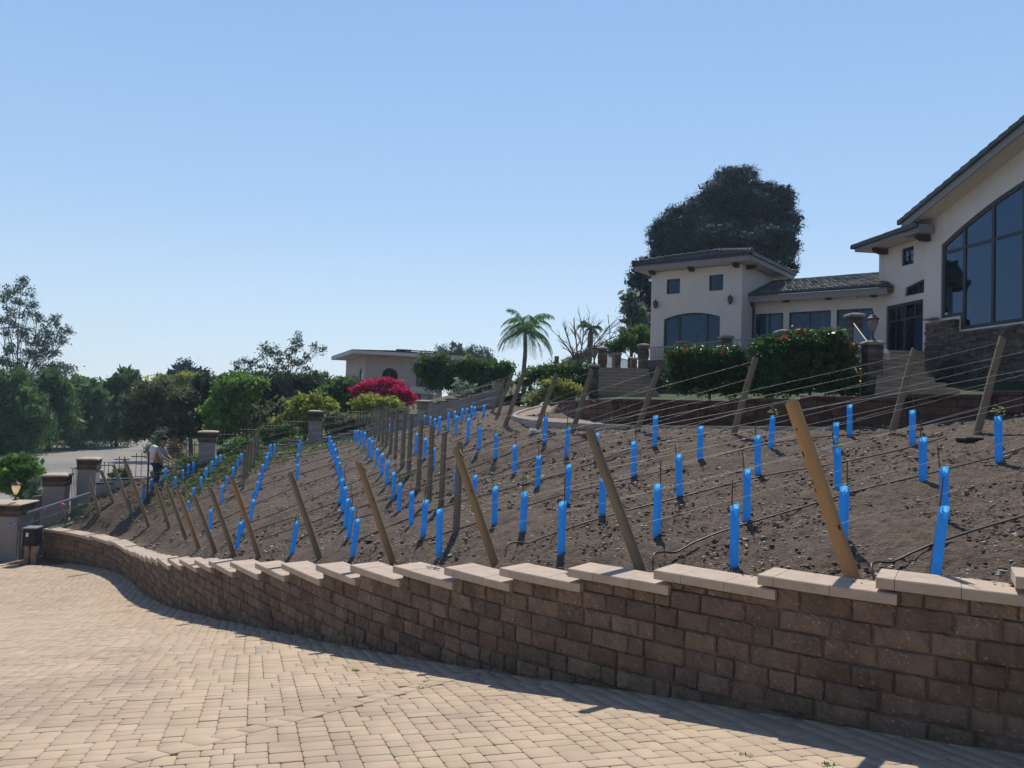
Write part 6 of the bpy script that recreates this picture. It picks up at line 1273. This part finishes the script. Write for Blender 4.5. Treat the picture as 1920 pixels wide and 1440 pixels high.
m = MB(); a = P(770, 724, 57); b = P(812, 727, 57); m.obox(a-[0, 0, .5], b-a, [0, 3, 0], [0, 0, .5]); m.build('balcony', M['stucco'], nh); m = MB(); a = P(772, 738, 58.2); m.obox(a-[0, 0, 2.2], [.5, 0, 0], [0, 2, 0], [0, 0, 2.3]); m.obox(a-[0, 0, 2.2]+[1.2, 0, 0], [.4, 0, 0], [0, 2, 0], [0, 0, 2.3]); m.build('pier', M['stucco_pk'], nh)
l2 = empty('carport', P(635, 716, 57), 'pale low roof with slanting boards left of the villa', 'carport'); m = MB()
for (x0, y0, x1, y1) in ((617, 712, 660, 703), (630, 717, 662, 708)): a, b = P(x0, y0, 57), P(x1, y1, 57); m.prism([a, b, b-[0, 0, .16], a-[0, 0, .16]], [0, 2.5, 0])
m.build('roof_board', M['curb'], l2); m = MB(); a = P(645, 712, 58); m.box(a-[0, 0, 1], (.2, .2, 2)); m.build('support', M['curb'], l2)
# ------------------------------------------------------------------ small things
def cap_top(px, py):
    r = ray(px, py); best = None
    for i in range(0, len(SW), 5):
        for o in np.arange(-.26, .03, .03):
            q = CV[i, :2]+NRM[i]*o; h = capH(SW[i]); x, y = proj([q[0], q[1], h]); d = abs(x-px)+abs(y-py)
            if best is None or d < best[0]: best = (d, q, h, tg[i])
    return best
_, q, h, t_ = cap_top(816, 1066); pl = empty('hand_pruner', (q[0], q[1], h+.01), 'small pruning tool with white handles lying open on the wall cap', 'tool'); m = MB(); w_ = MB(); C0 = np.array([q[0], q[1], h+.018]); a_ = np.array([t_[0], t_[1], 0]); b_ = np.array([-t_[1], t_[0], 0])
m.tube([C0, C0-a_*.05+b_*.015, C0-a_*.10+b_*.005], [.009, .010, .003], 6, flat=.5); m.tube([C0, C0-a_*.05-b_*.012, C0-a_*.085-b_*.012], [.008, .008, .003], 6, flat=.5); m.build('blade', M['iron'], pl)
w_.tube([C0, C0+a_*.06+b_*.03, C0+a_*.13+b_*.028], .011, 8); w_.tube([C0, C0+a_*.06-b_*.03, C0+a_*.13-b_*.035], .011, 8); w_.build('handle', M['white'], pl)
c = on(1004, 813); m = MB(); rr = random.Random(2); V, Fq = leaf_cloud([(c+[0, 0, .04], (.10, .07, .03))], .05, 8, .5, .09, .8, seed=3); cl = link('crumpled_bag', mesh_np('crumpled_bag', V, Fq, M['white'])); tag(cl, 'crumpled white plastic bag at the foot of a leaning post', 'bag')
c = on(1818, 827); m = MB(); m.box(c+[0, 0, .02], (.30, .22, .07), .2, bev=.015); vb = empty('valve_box', c, 'dark green irrigation valve box at the foot of the right leaning post', 'valve box'); m.build('lid', M['black'], vb)
# ------------------------------------------------------------------ the worker
def skinfig(name, parent, mat, joints, bones, lvl=2):
    me = bpy.data.meshes.new(name); me.from_pydata([tuple(j[0]) for j in joints], bones, []); o = link(name, me, parent); me.materials.append(mat)
    md = o.modifiers.new('skin', 'SKIN'); md.use_smooth_shade = True; ly = me.skin_vertices[0] if me.skin_vertices else None
    if ly is None:
        bm = __import__('bmesh').new(); bm.from_mesh(me); bm.verts.layers.skin.verify(); bm.to_mesh(me); bm.free(); ly = me.skin_vertices[0]
    for i, j in enumerate(joints): r = j[1]; ly.data[i].radius = r if isinstance(r, tuple) else (r, r)
    ly.data[0].use_root = True; s = o.modifiers.new('sub', 'SUBSURF'); s.levels = lvl; s.render_levels = lvl; return o
ft = on(272, 941); f0 = np.array([ft[0]+.1, ft[1]+.6, SH(ft[0]+.1, ft[1]+.6)[0]]); man = empty('person', f0, 'person in a grey shirt and dark cap bending forward in the vine rows', 'person')
H_ = lambda x, y, z: f0+np.array([x, y, z])
J = [(H_(0, 0, .92), (.15, .12)), (H_(.03, -.01, 1.12), (.14, .11)), (H_(.09, -.03, 1.33), (.17, .12)), (H_(.13, -.04, 1.44), (.07, .07)), (H_(.18, -.06, 1.52), (.055, .06)), (H_(.205, -.07, 1.60), (.085, .10)), (H_(.215, -.07, 1.70), (.08, .10)),
     (H_(.10, -.22, 1.38), .062), (H_(.20, -.27, 1.14), .048), (H_(.38, -.25, 1.04), .036), (H_(.10, .17, 1.38), .062), (H_(.18, .24, 1.13), .048), (H_(.36, .18, 1.03), .036),
     (H_(-.01, -.10, .82), .10), (H_(.05, -.12, .48), .07), (H_(-.02, -.14, .10), .05), (H_(.12, -.15, .04), .042), (H_(-.01, .10, .82), .10), (H_(-.06, .12, .47), .07), (H_(-.16, .14, .10), .05), (H_(-.03, .15, .04), .042),
     (H_(.45, -.245, 1.02), (.03, .018)), (H_(.43, .17, 1.01), (.03, .018))]
Bn = [(0, 1), (1, 2), (2, 3), (3, 4), (4, 5), (5, 6), (2, 7), (7, 8), (8, 9), (2, 10), (10, 11), (11, 12), (0, 13), (13, 14), (14, 15), (15, 16), (0, 17), (17, 18), (18, 19), (19, 20), (9, 21), (12, 22)]
skinfig('body', man, M['skin'], J, Bn)
gr = lambda i, k=1.18, a=0: ((J[i][0]), tuple(v*k+.008 for v in J[i][1]) if isinstance(J[i][1], tuple) else J[i][1]*k+.008)
sh = [gr(0, 1.08), gr(1), gr(2), (H_(.125, -.04, 1.42), .075), gr(7), gr(8), ((J[8][0]*.6+J[9][0]*.4), .055), gr(10), gr(11), ((J[11][0]*.6+J[12][0]*.4), .055)]; skinfig('shirt', man, M['shirt'], sh, [(0, 1), (1, 2), (2, 3), (2, 4), (4, 5), (5, 6), (2, 7), (7, 8), (8, 9)])
pn = [(H_(0, 0, .93), (.165, .135)), gr(13), gr(14, 1.25), gr(15, 1.35), gr(17), gr(18, 1.25), gr(19, 1.35)]; skinfig('trousers', man, M['pants'], pn, [(0, 1), (1, 2), (2, 3), (0, 4), (4, 5), (5, 6)])
for s_ in (16, 20): p = J[s_][0]; m = MB(); m.tube([p-[.18, 0, 0], p-[.05, 0, -.01], p+[.09, 0, -.01]], [.05, .055, .035], 8); m.build('boot', M['hatm'], man)
m = MB(); hc = H_(.21, -.07, 1.72); m.lathe(hc-[0, 0, .03], [(.112, 0), (.11, .05), (.08, .10), (.02, .125)], 12); m.prism([hc+[.07, -.08, -.02], hc+[.07, .08, -.02], hc+[.21, .05, -.05], hc+[.21, -.05, -.05]], [0, 0, .015]); m.build('cap', M['hatm'], man)
for wr, sd in ((21, -1), (22, 1)):
    w0 = J[wr][0]
    for k_, (dy, ll) in enumerate(((-.03, .062), (-.01, .072), (.01, .068), (.03, .052))):
        m = MB(); a = w0+[.02, dy, 0]; m.tube([a, a+[ll*.5, 0, -.012], a+[ll*.7, 0, -.05]], [.0095, .009, .007], 6); m.build('finger', M['skin'], man)
    m = MB(); a = w0+[-.02, sd*-.03, 0]; m.tube([a, a+[.03, sd*-.02, -.02], a+[.05, sd*-.012, -.045]], [.011, .010, .008], 6); m.build('thumb', M['skin'], man)
m = MB()
for sy in (-.035, .035): m.lathe(H_(.29, -.07+sy, 1.635), [(.004, 0), (.012, .01), (.004, .02)], 6)
m.build('eyes', M['black'], man); m = MB(); m.tube([H_(.285, -.07, 1.64), H_(.315, -.07, 1.60), H_(.29, -.07, 1.592)], [.01, .016, .01], 6); m.build('nose', M['skin'], man)
bs = empty('backpack_sprayer', H_(-.14, -.03, 1.1), 'white backpack sprayer tank worn by the person', 'sprayer'); m = MB(); m.tube([H_(-.19, -.03, .98), H_(-.2, -.03, 1.02), H_(-.15, -.04, 1.25), H_(-.12, -.04, 1.45), H_(-.11, -.04, 1.48)], [.10, .15, .165, .13, .06], 14); m.build('tank', M['white'], bs)
m = MB(); m.tube([H_(-.1, -.1, 1.0), H_(.2, -.32, .9), H_(.45, -.25, .98)], .012, 6); m.tube([H_(.42, -.25, 1.03), H_(.85, -.3, .78), H_(1.0, -.32, .55)], .009, 6); m.build('spray_wand', M['black'], bs)
# ------------------------------------------------------------------ light, sky, view
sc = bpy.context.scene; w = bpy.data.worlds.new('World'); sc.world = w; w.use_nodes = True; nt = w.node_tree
EL, AZ = math.radians(52), math.radians(5.5)
sky = nt.nodes.new('ShaderNodeTexSky'); sky.sky_type = 'NISHITA'; sky.sun_disc = False; sky.sun_elevation = EL; sky.sun_rotation = AZ; sky.air_density = 1.0; sky.dust_density = .35; sky.ozone_density = 2.0; sky.altitude = 100
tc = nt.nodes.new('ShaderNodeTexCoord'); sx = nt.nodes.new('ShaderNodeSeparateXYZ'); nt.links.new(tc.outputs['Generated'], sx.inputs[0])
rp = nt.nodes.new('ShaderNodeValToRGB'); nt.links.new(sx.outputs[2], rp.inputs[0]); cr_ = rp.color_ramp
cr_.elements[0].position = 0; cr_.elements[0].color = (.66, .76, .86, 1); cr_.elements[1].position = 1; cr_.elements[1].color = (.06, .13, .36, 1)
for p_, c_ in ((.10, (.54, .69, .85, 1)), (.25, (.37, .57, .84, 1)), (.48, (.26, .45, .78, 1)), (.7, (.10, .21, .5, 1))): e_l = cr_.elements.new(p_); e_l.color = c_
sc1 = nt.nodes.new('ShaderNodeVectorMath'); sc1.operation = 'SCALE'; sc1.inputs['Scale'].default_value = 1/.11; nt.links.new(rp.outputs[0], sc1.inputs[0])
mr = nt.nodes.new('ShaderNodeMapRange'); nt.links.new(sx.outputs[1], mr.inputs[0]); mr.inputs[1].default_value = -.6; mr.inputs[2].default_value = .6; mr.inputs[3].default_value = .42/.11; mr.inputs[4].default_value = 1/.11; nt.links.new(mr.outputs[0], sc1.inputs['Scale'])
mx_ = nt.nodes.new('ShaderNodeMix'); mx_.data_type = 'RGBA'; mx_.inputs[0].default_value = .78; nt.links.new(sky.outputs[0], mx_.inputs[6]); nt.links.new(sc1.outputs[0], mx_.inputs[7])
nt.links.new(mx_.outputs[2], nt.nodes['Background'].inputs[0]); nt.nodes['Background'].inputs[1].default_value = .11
S = Vector((math.sin(AZ)*math.cos(EL), math.cos(AZ)*math.cos(EL), math.sin(EL)))
ld = bpy.data.lights.new('sun', 'SUN'); ld.energy = 3.9; ld.angle = math.radians(.53); ld.color = (1, .94, .84); lo = bpy.data.objects.new('sun', ld); C.objects.link(lo)
lo.rotation_mode = 'QUATERNION'; lo.rotation_quaternion = S.to_track_quat('Z', 'Y')
sc.view_settings.view_transform = 'Standard'; sc.view_settings.look = 'None'; sc.view_settings.exposure = .15; sc.view_settings.gamma = 1
sc.cycles.max_bounces = 6; sc.cycles.transparent_max_bounces = 8

hz_ = MB(); hz_.obox([-600, -4, -9], [1200, 0, 0], [0, 420, 0], [0, 0, 33]); hm = bpy.data.materials.new('thin_haze'); hm.use_nodes = True; hn = hm.node_tree; hn.nodes.clear()
ho_ = hn.nodes.new('ShaderNodeOutputMaterial'); hv = hn.nodes.new('ShaderNodeVolumePrincipled'); hv.inputs['Color'].default_value = (.62, .8, 1, 1); hv.inputs['Density'].default_value = .0005; hv.inputs['Anisotropy'].default_value = .3; hn.links.new(hv.outputs[0], ho_.inputs['Volume'])
tag(tag(hz_.build('haze', hm), kind='stuff'), 'thin bluish summer haze over the whole view', 'haze')
